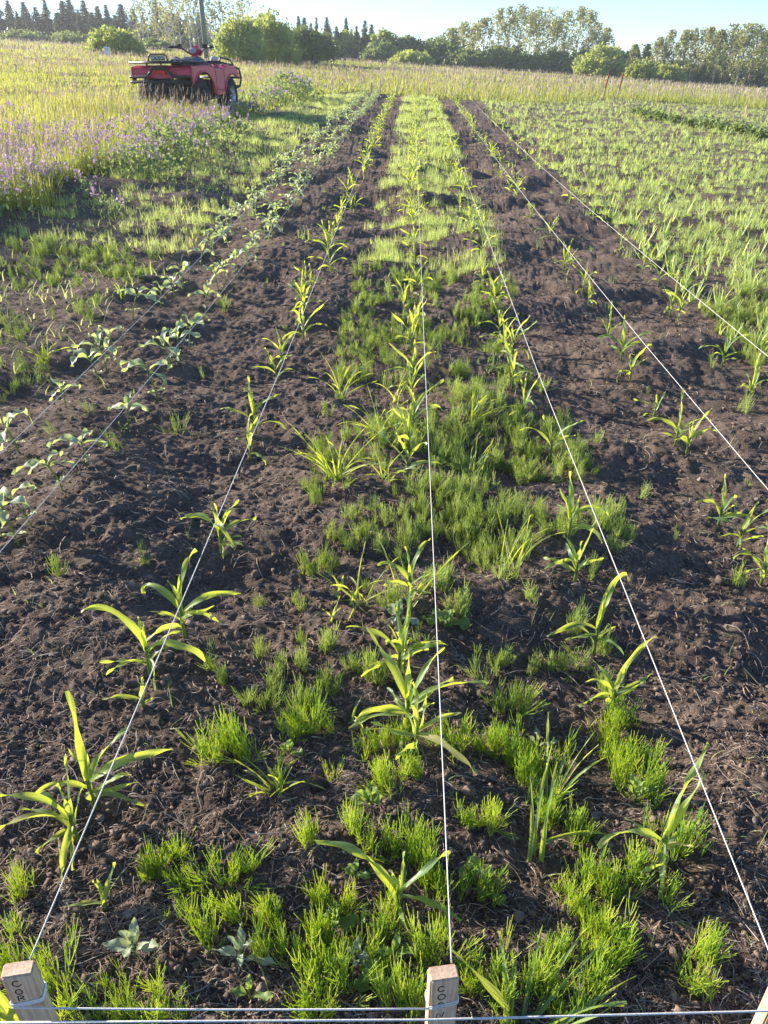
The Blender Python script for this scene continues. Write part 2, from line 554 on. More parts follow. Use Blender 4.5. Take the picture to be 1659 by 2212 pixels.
def scatter_straw():
    x, y = scatter_near(24000, 0.5, 14, p=1.7)
    n = len(x)
    L = np.exp(rng.normal(math.log(0.017), 0.6, n)) * (1 + 0.12 * y)
    r = 0.00045 + 0.0008 * rng.random(n) ** 3 + 0.00022 * y
    # root mats: dense nests of fibres
    cx, cy = scatter_near(130, 0.6, 9, p=1.6)
    for a, b in zip(cx, cy):
        k = int(50 + 70 * rng.random())
        x = np.concatenate([x, a + rng.normal(0, 0.03, k)]); y = np.concatenate([y, b + rng.normal(0, 0.022, k)])
        L = np.concatenate([L, 0.012 + 0.03 * rng.random(k)]); r = np.concatenate([r, np.full(k, 0.0005 + 0.00015 * b)])
    n = len(x)
    a = rng.normal(0.3, 1.1, n)
    dx, dy = np.cos(a) * L / 2, np.sin(a) * L / 2
    x0, y0, x1, y1 = x - dx, y - dy, x + dx, y + dy
    bend = rng.normal(0, 0.25, n) * L
    xm, ym = x - np.sin(a) * bend, y + np.cos(a) * bend
    lift = np.abs(rng.normal(0, 0.10, n)) * L + 0.002
    P0 = np.stack([x0, y0, ground_z(x0, y0) + 0.001 + lift * (rng.random(n) < 0.3) * 2], 1)
    P2 = np.stack([x1, y1, ground_z(x1, y1) + 0.001], 1)
    P1 = np.stack([xm, ym, ground_z(xm, ym) + 0.003 + lift], 1)
    V, Q, k = tubes(P0, P1, P2, r, r * 0.7, 3)
    o = mk('straw_litter', V, Q, None, M['straw'], np.repeat(rng.random(n) ** 1.5, k))
    tag(o, 'dry straw bits and root fibres strewn over the dark soil', 'straw', kind='stuff')


scatter_clods()
scatter_straw()

# ------------------------------------------------------------------ leaves, corn, seedlings


def leaf_strip(h0, az, L, W, e0, bend, drift=0.0, twist=0.0, shape='corn', tint=0.5, seed=0, off=(0, 0), n=14, curl=1.3, ripple=1.0):
    """a folded, arching leaf blade as a grid of five by n points"""
    rs = np.random.default_rng(seed)
    az, e0, bend, drift, twist = map(R, (az, e0, bend, drift, twist))
    pos = np.array([off[0], off[1], h0], float)
    rows, tt = [], []
    ph = rs.random() * 6
    for i in range(n + 1):
        t = i / n
        e = e0 - bend * t ** curl + (0.22 * math.sin(t * 7 + ph) * t if shape == 'corn' else 0)
        a = az + drift * t
        tan = np.array([math.cos(e) * math.cos(a), math.cos(e) * math.sin(a), math.sin(e)])
        sd = np.array([-math.sin(a), math.cos(a), 0.0])
        nr = np.cross(tan, sd)
        w_ = twist * t + 0.25 * math.sin(ph)
        s2 = sd * math.cos(w_) + nr * math.sin(w_)
        n2 = -sd * math.sin(w_) + nr * math.cos(w_)
        if shape == 'corn':
            w = W * min(1, 0.5 + 1.7 * t) * max(0.0, 1 - t ** 2.4) ** 0.85 + 0.0006
            fold = 0.30 * (1 - 0.7 * t)
        elif shape == 'grass':
            w = W * (1 - t ** 1.6) ** 0.8 + 0.0004; fold = 0.35
        else:
            w = W * (0.06 + 0.94 * max(0.0, math.sin(PI * min(1, max(0, (t - 0.12) / 0.88)) ** 0.8)) ** 0.8) if t > 0.12 else W * 0.07
            fold = 0.22
        for u in (-1, -0.5, 0, 0.5, 1):
            rp = ripple * 0.30 * W * abs(u) ** 2 * math.sin(t * 10 + ph + (2.1 if u > 0 else 0)) * (0.3 + t)
            rows.append(pos + s2 * (u * w / 2) + n2 * (abs(u) * w * fold + rp))
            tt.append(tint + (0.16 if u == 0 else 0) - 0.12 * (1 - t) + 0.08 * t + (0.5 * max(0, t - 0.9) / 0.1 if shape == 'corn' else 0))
        pos = pos + tan * (L / n)
    Q = [(i * 5 + j, i * 5 + j + 1, i * 5 + 6 + j, i * 5 + 5 + j) for i in range(n) for j in range(4)]
    return np.array(rows), Q, np.array(tt)


def stem_mesh(h, r0, r1, lean=0.0, az=0.0):
    pts = [(math.cos(az) * lean * h * t * t, math.sin(az) * lean * h * t * t, h * t - 0.012 * (t == 0)) for t in (0, 0.25, 0.5, 0.75, 1)]
    return tube_path(pts, [r0, r0 * 0.95, (r0 + r1) / 2, r1 * 1.15, r1], 7)


def corn(x, y, stem, leaves, seed=0, sc=1.0, one=False):
    """leaves: (azimuth, length, start elevation, bend)"""
    rs = np.random.default_rng(seed + 100)
    V, Q, T = stem_mesh(stem, 0.0052, 0.0034)
    pieces = []
    n = len(leaves)
    for i, (az, L, e0, b) in enumerate(leaves):
        h0 = stem * (0.35 + 0.65 * (1 - i / max(1, n - 1)) if n > 1 else 1) * (0.9 + 0.1 * rs.random())
        W = min(0.018, 0.004 + 0.062 * L) * (0.85 + 0.25 * rs.random())
        pieces.append(leaf_strip(h0, az, L * 0.74, W, e0, b, rs.normal(0, 30), rs.normal(0, 105), 'corn', 0.5 + rs.normal(0, 0.14), seed * 31 + i,
                                 (0.003 * math.cos(R(az)), 0.003 * math.sin(R(az)))))
    spear = leaf_strip(stem * 0.9, rs.random() * 360, 0.05 + stem * 0.45, 0.012, 84, 14, 0, 120, 'corn', 0.62, seed + 5, n=8)
    pieces.append(spear)
    if one:
        A = Acc(); A.add(V, Q, T, 0.5)
        for p in pieces: A.add(p[0], p[1], None, p[2])
        o = A.build('corn_plant', M['corn'])
        o.location = (x, y, gz(x, y)); o.scale = (sc,) * 3
        return o
    root = empty('corn_plant', (x, y, gz(x, y)))
    root.scale = (sc,) * 3
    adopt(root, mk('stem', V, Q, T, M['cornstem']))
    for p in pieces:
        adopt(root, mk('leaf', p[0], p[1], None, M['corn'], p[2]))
    return root


ORD = 'first second third fourth fifth sixth seventh eighth ninth tenth eleventh twelfth thirteenth fourteenth fifteenth sixteenth seventeenth eighteenth nineteenth twentieth'.split()
ORD += ['twenty-' + w for w in 'first second third fourth fifth sixth seventh eighth ninth'.split()]
ROWX = {'left': -0.585, 'middle': 0.015, 'right': 0.50, 'outer right': 1.08, 'last': 1.63}
ROWPHRASE = {'left': 'the left corn row', 'middle': 'the middle corn row', 'right': 'the right corn row',
             'outer right': 'the outer right row', 'last': 'the outermost right row'}
plants = {k: [] for k in ROWX}          # (y, object)

HERO = [
    ('left', 160, 1795, 0.075, [(188, .25, 62, 85), (200, .22, 40, 80), (100, .17, 72, 30), (150, .13, 50, 60), (278, .15, 10, 85), (240, .10, 20, 40)]),
    ('left', 200, 1728, 0.085, [(98, .27, 86, 22), (8, .25, 45, 88), (60, .19, 65, 50), (200, .17, 50, 50), (350, .15, 12, 60), (120, .14, 70, 30)]),
    ('left', 328, 1467, 0.085, [(163, .27, 84, 115), (335, .25, 48, 135), (25, .13, 45, 35), (120, .11, 50, 40), (312, .13, 0, 45), (205, .08, 8, 25)]),
    ('left', 310, 1526, 0.022, [(175, .12, 18, 35), (100, .08, 72, 20), (40, .035, 30, 20)]),
    ('left', 400, 1380, 0.095, [(70, .21, 78, 45), (160, .21, 62, 140), (18, .22, 40, 65), (0, .14, 20, 90), (100, .15, 80, 20), (350, .12, 35, 40), (190, .11, 45, 50)]),
    ('left', 480, 1195, 0.09, [(275, .22, 65, 155), (150, .20, 52, 105), (20, .17, 40, 80), (60, .17, 70, 40), (110, .13, 70, 30), (330, .12, 30, 60)]),
    ('left', 222, 1948, 0.018, [(182, .085, 6, 20), (75, .10, 62, 20), (110, .07, 66, 12)]),
    ('middle', 858, 1958, 0.058, [(168, .25, 62, 78), (12, .18, 50, 80), (346, .16, 14, 42), (90, .06, 80, 10)]),
    ('middle', 899, 1632, 0.085, [(95, .16, 86, 10), (20, .14, 32, 30), (330, .21, 20, 60), (172, .15, 12, 40), (60, .14, 70, 20)]),
    ('middle', 880, 1562, 0.09, [(138, .26, 66, 45), (45, .21, 60, 35), (14, .27, 40, 85), (90, .21, 85, 10), (30, .17, 35, 30), (188, .18, 30, 60), (200, .19, 20, 50)]),
    ('middle', 862, 1452, 0.085, [(165, .21, 55, 60), (90, .20, 85, 12), (55, .19, 72, 30), (20, .17, 35, 50), (190, .13, 20, 50)]),
    ('middle', 872, 1436, 0.09, [(70, .21, 80, 20), (0, .13, 30, 60), (252, .16, 60, 30), (130, .14, 60, 40)]),
    ('middle', 883, 1323, 0.11, [(60, .17, 70, 60), (160, .15, 60, 100), (10, .13, 40, 40), (190, .11, 50, 80), (300, .1, 40, 60)]),
    ('right', 1420, 1862, 0.075, [(52, .27, 62, 55), (36, .19, 52, 30), (188, .21, 40, 62), (256, .19, -8, 60), (20, .085, 22, 10)]),
    ('right', 1323, 1518, 0.075, [(52, .23, 68, 75), (200, .15, 55, 50), (15, .15, 25, 30), (215, .15, 40, 90), (180, .08, 15, 20)]),
    ('right', 1284, 1400, 0.10, [(62, .31, 78, 145), (205, .22, 42, 85), (80, .16, 85, 10), (198, .11, 0, 20), (20, .08, 40, 60)]),
    ('right', 1239, 1273, 0.075, [(45, .20, 52, 40), (220, .17, 40, 85), (120, .13, 70, 40), (10, .11, 30, 30)]),
    ('right', 1222, 1203, 0.085, [(20, .18, 52, 125), (100, .21, 80, 15), (130, .15, 70, 20), (340, .16, 20, 80)]),
    ('outer right', 1646, 1253, 0.07, [(100, .19, 80, 30), (160, .16, 60, 120), (190, .10, 30, 70), (20, .12, 45, 60)]),
    ('outer right', 1596, 1173, 0.065, [(25, .19, 50, 45), (50, .16, 62, 30), (160, .17, 55, 100), (200, .11, 30, 60)]),
    ('outer right', 1553, 1128, 0.07, [(95, .16, 80, 15), (165, .15, 50, 80), (40, .17, 55, 110), (10, .10, 40, 40)]),
    ('outer right', 1480, 992, 0.075, [(35, .20, 58, 35), (15, .18, 50, 100), (150, .11, 50, 40), (95, .1, 80, 20)]),
    ('outer right', 1456, 972, 0.08, [(95, .21, 84, 18), (178, .20, 45, 75), (20, .23, 45, 90), (120, .13, 60, 40)]),
    ('outer right', 1413, 896, 0.055, [(165, .15, 35, 35), (40, .14, 60, 40), (190, .1, 30, 60)]),
    ('outer right', 1361, 818, 0.07, [(45, .20, 60, 40), (20, .16, 40, 60), (120, .12, 65, 40), (190, .1, 25, 50)]),
    ('outer right', 1339, 791, 0.08, [(100, .20, 80, 15), (170, .22, 50, 100), (20, .22, 55, 60), (10, .22, 45, 90)]),
    ('outer right', 1312, 730, 0.07, [(90, .20, 85, 10), (120, .14, 60, 40), (40, .14, 60, 40)]),
    ('last', 1559, 792, 0.08, [(90, .20, 84, 15), (35, .22, 58, 50), (165, .20, 52, 120), (205, .18, 35, 70), (15, .10, 40, 40)]),
    ('last', 1619, 859, 0.075, [(85, .2, 82, 25), (40, .15, 60, 40), (10, .16, 45, 80), (180, .12, 40, 60)]),
]
for k, (row, X, Y, st, lv) in enumerate(HERO):
    x, y = gp(X, Y)
    if len(lv) > 3:
        rs = np.random.default_rng(4000 + k)
        lv = lv + [(rs.random() * 360, 0.09 + 0.08 * rs.random(), 30 + 45 * rs.random(), 30 + 70 * rs.random()) for _ in range(3)]
    plants[row].append((y, corn(x, y, st, lv, k)))

PROTO = []
for k in range(7):
    rs = np.random.default_rng(500 + k)
    n = int(rs.integers(4, 7))
    a0 = rs.random() * 180
    lv = []
    for i in range(n):
        lv.append((a0 + 180 * (i % 2) + rs.normal(0, 22), 0.13 + 0.13 * (1 - abs(i - 1.5) / 4) * (0.7 + 0.5 * rs.random()), 78 - 12 * i + rs.normal(0, 6), 30 + 22 * i + rs.normal(0, 15)))
    PROTO.append((corn(0, 0, 0.085 + 0.03 * rs.random(), lv, 900 + k), corn(0, 0, 0.085, lv, 900 + k, one=True)))
NEAR_LIST = {
    'left': [(540, 972), (553, 930), (598, 802), (612, 775), (646, 712), (660, 690), (655, 730)],
    'middle': [(880, 1050), (886, 985), (890, 930), (889, 868), (893, 815), (888, 760), (893, 735)],
    'right': [(1190, 985), (1129, 905), (1106, 842), (1100, 808), (1104, 770), (1090, 745), (1078, 712), (1070, 668), (1062, 640)],
    'outer right': [(1269, 665), (1257, 640), (1228, 592), (1216, 590)],
    'last': [(1466, 684), (1448, 674), (1386, 600), (1419, 626), (1398, 590), (1338, 548)],
}
used_proto = set()


def place_corn(row, x, y, detail):
    k = int(rng.integers(0, len(PROTO)))
    src = PROTO[k][0 if detail else 1]
    if (k, detail) in used_proto:
        o = copy_tree(src)
    else:
        o = src; used_proto.add((k, detail))
    o.location = (x, y, gz(x, y) - 0.004)
    o.rotation_euler = (rng.normal(0, 0.06), rng.normal(0, 0.06), rng.random() * 6.28)
    o.scale = (0.68 + 0.38 * rng.random(),) * 3
    plants[row].append((y, o))


for row, pts in NEAR_LIST.items():
    for X, Y in pts:
        x, y = gp(X, Y)
        place_corn(row, x, y, True)
FARROW = {'left': (4.3, 24.5, 0.27), 'middle': (4.2, 24.5, 0.25), 'right': (4.6, 24, 0.30), 'outer right': (5.6, 24, 0.40), 'last': (7.4, 20, 0.42)}
for row, (y0, y1, st) in FARROW.items():
    y = y0
    while y < y1:
        if rng.random() > 0.10:
            place_corn(row, ROWX[row] + rng.normal(0, 0.035), y + rng.normal(0, 0.06), y < 5.2)
        y += st * (0.7 + 0.6 * rng.random()) * (1 + 0.012 * y)
for a, b in PROTO:                     # drop prototypes that were not placed
    for o in (a, b):
        if all(o is not q for l in plants.values() for _, q in l):
            for c in KIDS.get(o.name, []): bpy.data.objects.remove(c)
            bpy.data.objects.remove(o)

LOOK = {0: 'big leafy young corn plant with a leaf reaching far left', 1: 'young corn plant with one tall pointed upright leaf'}
for row, lst in plants.items():
    lst.sort(key=lambda q: q[0])
    for i, (y, o) in enumerate(lst):
        g = 'corn plants in ' + ROWPHRASE[row]
        nleaf = len(KIDS.get(o.name, [])) - 2
        if i < 20 and y < 6.5:
            size = 'tiny' if nleaf == 3 else ('leafy' if nleaf > 5 else 'slim')
            lab = f'{size} green corn plant, {ORD[i]} from the front in {ROWPHRASE[row]}'
        elif y < 14:
            lab = f'green corn plant in the middle stretch of {ROWPHRASE[row]}'
        else:
            lab = f'small distant corn plant towards the far end of {ROWPHRASE[row]}'
        tag(o, lab, 'corn plant', g)


# broad leaved seedlings of the two rows at left
def seedling(seed, one):
    rs = np.random.default_rng(seed)
    h = 0.085 + 0.05 * rs.random()
    V, Q, T = stem_mesh(h, 0.0032, 0.0025, 0.25, rs.random() * 6)
    top = V[-1]
    ps = []
    a0 = rs.random() * 360
    for i in range(2):
        ps.append(leaf_strip(h * 0.35, a0 + 90 + 180 * i, 0.035, 0.014, 15, 25, 0, 0, 'ovate', 0.55, seed + i, n=8))
    for i in range(int(rs.integers(4, 7))):
        L = 0.125 - 0.011 * i + rs.normal(0, 0.014)
        ps.append(leaf_strip(top[2] * (0.85 + 0.03 * i), a0 + 180 * (i % 2) + 85 * (i // 2) + rs.normal(0, 20), L, L * 0.31, 30 + 9 * i + rs.normal(0, 14), 118 - 12 * i + rs.normal(0, 28), rs.normal(0, 15), rs.normal(0, 25), 'ovate', 0.5 + rs.normal(0, 0.15), seed * 7 + i, (top[0] * 0.9, top[1] * 0.9), n=9))
    if one:
        A = Acc(); A.add(V, Q, T, 0.45)
        for p in ps: A.add(p[0], p[1], None, p[2])
        return A.build('seedling', M['sun'])
    root = empty('seedling')
    adopt(root, mk('stem', V, Q, T, M['cornstem']))
    for p in ps: adopt(root, mk('leaf', p[0], p[1], None, M['sun'], p[2]))
    return root


SROW = {'outer': (-1.43, [(25, 985), (128, 888), (198, 812), (216, 795), (240, 772), (278, 708), (336, 668), (366, 640), (388, 628), (424, 568)]),
        'inner': (-1.135, [(20, 1180), (52, 1150), (122, 1085), (173, 1036), (265, 925), (325, 872), (358, 795), (376, 780), (395, 745), (432, 672), (462, 640), (480, 622), (500, 600)])}
SPRO = {(k, d): seedling(40 + k, not d) for k in range(4) for d in (True, False)}
sused = set()
for nm, (sx, pts) in SROW.items():
    L = [gp(*p) for p in pts]
    y = max(q[1] for q in L) + 0.25
    while y < 23.5:
        if rng.random() > 0.08: L.append((sx + rng.normal(0, 0.04) + 0.02 * max(0, y - 12) * 0.4, y))
        y += 0.12 + 0.10 * rng.random() + 0.002 * y
    L.sort(key=lambda q: q[1])
    for i, (x, y) in enumerate(L):
        key = (int(rng.integers(0, 4)), y < 5.5)
        o = SPRO[key] if key not in sused else copy_tree(SPRO[key])
        sused.add(key)
        o.location = (x, y, gz(x, y) - 0.003)
        o.rotation_euler = (rng.normal(0, 0.1), rng.normal(0, 0.1), rng.random() * 6.28)
        o.scale = (0.76 + 0.36 * rng.random(),) * 3
        o.location.x += 0.03; o.location.z = gz(o.location.x, y) - 0.003
        if y < 5.2 and i < 20:
            lab = f'drooping broad-leaved seedling, {ORD[i]} from the front in the {nm} of two left rows'
        else:
            lab = f'small pale-leaved seedling in the distant part of the {nm} left row'
        tag(o, lab, 'seedling', f'broad-leaved seedlings in the {nm} left row')
for key, o in SPRO.items():
    if key not in sused:
        for c in KIDS.get(o.name, []): bpy.data.objects.remove(c)
        bpy.data.objects.remove(o)


# ------------------------------------------------------------------ horsetails
def horsetail(seed, stems=(6, 11), fine=True):
    rs = np.random.default_rng(seed)
    form = seed % 4
    stems = ((4, 7), (8, 13), (5, 9), (3, 6))[form] if fine else stems
    wild = (0.30, 0.20, 0.62, 0.38)[form]
    bare = (1.0, 1.0, 0.7, 0.45)[form]
    P0, P1, P2, r0, r1, tt = [], [], [], [], [], []
    for s in range(int(rs.integers(*stems))):
        az = rs.random() * 2 * PI; lean = abs(rs.normal(0, wild)); H = 0.03 + 0.10 * rs.random() ** 1.2
        b = np.array([rs.normal(0, 0.016), rs.normal(0, 0.016), -0.006])
        d = np.array([math.cos(az) * math.sin(lean), math.sin(az) * math.sin(lean), math.cos(lean)])
        e = b + d * H + np.array([0, 0, 0.012]); m = b + d * H * 0.5 + np.array([0, 0, -0.004])
        tn = 0.5 + rs.normal(0, 0.24)
        P0.append(b); P1.append(m); P2.append(e); r0.append(0.0011); r1.append(0.0007); tt.append(tn + 0.1)
        nw = int(2 + H * 22 * bare) if fine else int(3 + H * 16)
        for w in range(nw):
            t = 0.12 + 0.86 * w / nw
            c = b * (1 - t) ** 2 + m * 2 * t * (1 - t) + e * t * t
            nb = int(rs.integers(2, 5)) if fine else 3
            a0 = rs.random() * 6.28
            for q in range(nb):
                a = a0 + q * 2 * PI / nb + rs.normal(0, 0.25)
                L = (0.018 + 0.036 * math.sin(PI * min(1, t * 0.8 + 0.15))) * (0.7 + 0.6 * rs.random())
                sp = 0.36 + 0.34 * rs.random()
                o1 = np.array([math.cos(a), math.sin(a), 0])
                dd = d * math.cos(sp) + o1 * math.sin(sp)
                d2 = d * math.cos(sp * 0.55) + o1 * math.sin(sp * 0.55)
                P0.append(c); P1.append(c + dd * L * 0.5); P2.append(c + d2 * L + np.array([0, 0, 0.003])); r0.append(0.00105); r1.append(0.0007); tt.append(tn + rs.normal(0, 0.2))
    k = 1.0 if fine else 1.2
    V, Q, n = tubes(np.array(P0), np.array(P1), np.array(P2), np.array(r0) * k, np.array(r1) * k, 2 if fine else 1)
    return V, Q, np.repeat(np.array(tt), n)


# base points of near tufts in the photograph: x, y, how many, spread
HT = """37,1909,1,0;30,2015,1,0;93,2075,1,0;117,2135,2,14;247,2119,2,16;350,2142,2,18;323,1872,4,26;372,1832,3,24;417,1900,4,30;487,1909,3,18;540,1878,3,20;377,1960,1,8;440,2018,2,18;500,1972,2,16
367,2199,2,22;150,2202,2,16;207,2195,2,16;267,2196,2,18;333,2202,2,16;20,2100,1,10;713,1679,1,6;830,1700,4,30;880,1690,4,30;760,1795,2,10;786,1832,2,10;843,1845,4,18;903,1849,4,16;660,1832,2,16;590,1978,5,26;573,2052,3,18;604,2056,3,14
646,2066,3,12;686,1945,3,10;736,1962,2,6;683,2035,3,16;843,1984,3,14;923,1904,3,10;963,1922,2,10;1003,1784,3,14;1046,1787,3,12;1046,1924,3,14;800,2061,2,8;746,2064,2,8;690,2110,2,14;740,2135,2,12;686,2182,3,16;843,2175,2,10;813,2094,2,10;836,2027,2,12
926,2071,3,12;953,2071,2,10;903,2185,5,14;1003,2094,3,12;1022,2142,3,12;1066,2094,3,14;1073,2175,2,14;1150,1680,5,24;1346,1678,4,18;1398,1735,4,16;1193,1762,4,22;1240,1800,5,20;1153,1740,2,8;1400,1817,2,10;1473,1850,3,12;1293,1904,4,18;1373,1890,4,18
1320,1934,4,16;1223,1925,3,12;1270,2000,6,34;1310,2040,5,28;1430,1960,1,4;1196,2070,3,12;1253,2070,2,8;1313,2086,4,14;1520,2086,6,16;1500,2154,3,12;1156,2144,4,18;1200,2146,3,14;1280,2144,3,12;1223,2202,3,16
680,1095,2,12;716,1212,4,14;753,1182,4,18;670,1225,3,16;786,1166,3,14;650,1295,1,6;870,1206,4,16;913,1115,4,18;920,1282,3,18;986,1132,3,20;963,1270,5,20;986,1322,5,18;1003,1165,2,12;1043,1232,3,12;1066,1145,3,14;1083,1263,2,12;846,1316,3,16
906,1382,2,12;770,1432,2,12;822,1455,3,16;690,1390,4,30;640,1430,3,26;705,1470,4,26;660,1530,5,30;690,1560,5,26;640,1585,3,18;580,1480,3,20;560,1510,3,16;1053,1448,4,18;1086,1515,5,18;1075,1415,3,14;806,1615,3,18;860,1600,4,26;950,1590,3,22;1010,1600,4,26;1075,1600,5,28
1120,1630,4,26;1160,1660,4,24;460,1440,2,12;480,1468,2,8;530,1511,2,12;500,1615,4,18;443,1635,3,14;533,1634,3,16;1135,1215,5,26;1226,1182,2,14;1273,1259,2,14;1140,1309,2,12;1246,1359,4,22;1183,1432,3,10;1216,1432,2,8;1256,1434,3,14;1303,1398,3,12;1316,1482,3,18
1126,1514,4,20;1143,1449,3,16;1306,1582,2,6;1219,1604,3,14;1346,1542,3,14;1373,1635,5,20;1140,1615,4,20;600,1690,2,12;560,1395,1,6;1340,1620,2,12;1330,1570,2,12"""
HTUFT = [horsetail(200 + k) for k in range(16)]
HOBJ = []
allcorn = sorted([(o.location.x, o.location.y, row, i) for row, l in plants.items() for i, (y, o) in enumerate(l) if y < 3 and i < 12], key=lambda q: q[1])
hmesh = [None] * 16
ht_pts = []
for it in HT.replace('\n', ';').split(';'):
    a, b, n, s = map(float, it.split(','))
    n = max(1, int(round(n * 0.95)))
    for k in range(n):
        ht_pts.append((a + (rng.normal(0, s * 0.6) if k or n > 1 else 0), b + (rng.normal(0, s * 0.35) if k or n > 1 else 0)))
ht_pts.sort(key=lambda q: -q[1])
for X, Y in ht_pts[:300]:
    x, y = gp(X, Y)
    k = int(rng.integers(0, 16))
    if hmesh[k] is None:
        V, Q, t = HTUFT[k]
        o = mk('horsetail_tuft', V, Q, None, M['horse'], t); hmesh[k] = o
    else:
        o = hmesh[k].copy(); COL.objects.link(o)
    o.location = (x, y, gz(x, y) - 0.003)
    o.rotation_euler = (rng.normal(0, 0.08), rng.normal(0, 0.08), rng.random() * 6.28)
    s = 0.42 + 0.40 * rng.random()
    o.scale = (s, s, s * (0.9 + 0.35 * rng.random()))
    cx, cy, row, ci = min(allcorn, key=lambda q: (q[0] - x) ** 2 + (q[1] - y) ** 2)
    dx, dy = x - cx, y - cy
    rel = ('just left of' if dx < 0 else 'just right of') if abs(dx) > abs(dy) else ('behind' if dy > 0 else 'in front of')
    short = {'left': 'the left row', 'middle': 'the middle row', 'right': 'the right row', 'outer right': 'the outer right row', 'last': 'the outermost row'}[row]
    lab = f'feathery horsetail tuft {rel} the {ORD[ci]} corn plant of {short}'
    tag(o, lab, 'horsetail', f'horsetail tufts {rel} the {ORD[ci]} corn plant of {short}')


def inst(protos, x, y, scale, tilt=0.1, sink=0.004):
    """many copies of some meshes, joined"""
    n = len(x)
    which = rng.integers(0, len(protos), n)
    A = Acc()
    z = ground_z(x, y) - sink
    for k, (V, Q, t) in enumerate(protos):
        i = np.where(which == k)[0]
        if not len(i): continue
        a = rng.random(len(i)) * 2 * PI
        c, s = np.cos(a)[:, None], np.sin(a)[:, None]
        sc = scale[i][:, None]
        W = np.stack([(V[None, :, 0] * c - V[None, :, 1] * s), (V[None, :, 0] * s + V[None, :, 1] * c), np.broadcast_to(V[None, :, 2], (len(i), len(V)))], 2)
        lx, ly = rng.normal(0, tilt, (len(i), 1)), rng.normal(0, tilt, (len(i), 1))
        W[:, :, 0] += W[:, :, 2] * lx; W[:, :, 1] += W[:, :, 2] * ly
        W = W * sc[:, :, None] + np.stack([x[i], y[i], z[i]], 1)[:, None, :]
        q = (np.arange(len(i))[:, None, None] * len(V) + Q[None]).reshape(-1, 4)
        tt = (t[None] + rng.normal(0, 0.14, (len(i), 1))).ravel()
        A.add(W.reshape(-1, 3), q, None, tt)
    return A


def tuft_blades(seed, n, h, w, spread, lean=0.35, segs=2):
    rs = np.random.default_rng(seed)
    P = np.stack([rs.normal(0, spread, n), rs.normal(0, spread, n), np.zeros(n)], 1)
    a0 = np.abs(rs.normal(0, lean * 0.6, n))
    V, Q, k = blades(P, h * (0.55 + 0.6 * rs.random(n)), rs.random(n) * 2 * PI, a0, a0 + rs.normal(0, lean, n), w * (0.7 + 0.6 * rs.random(n)), segs, 0.3)
    return V, Q, np.repeat(0.5 + rs.normal(0, 0.15, n), k)


def rand_xy(n, y0, y1, left, right, p):
    u = rng.random(n)
    y = (y0 ** (1 - p) + u * (y1 ** (1 - p) - y0 ** (1 - p))) ** (1 / (1 - p)) if p != 1 else y0 * (y1 / y0) ** u
    l, r = left(y), right(y)
    return l + (r - l) * rng.random(n), y


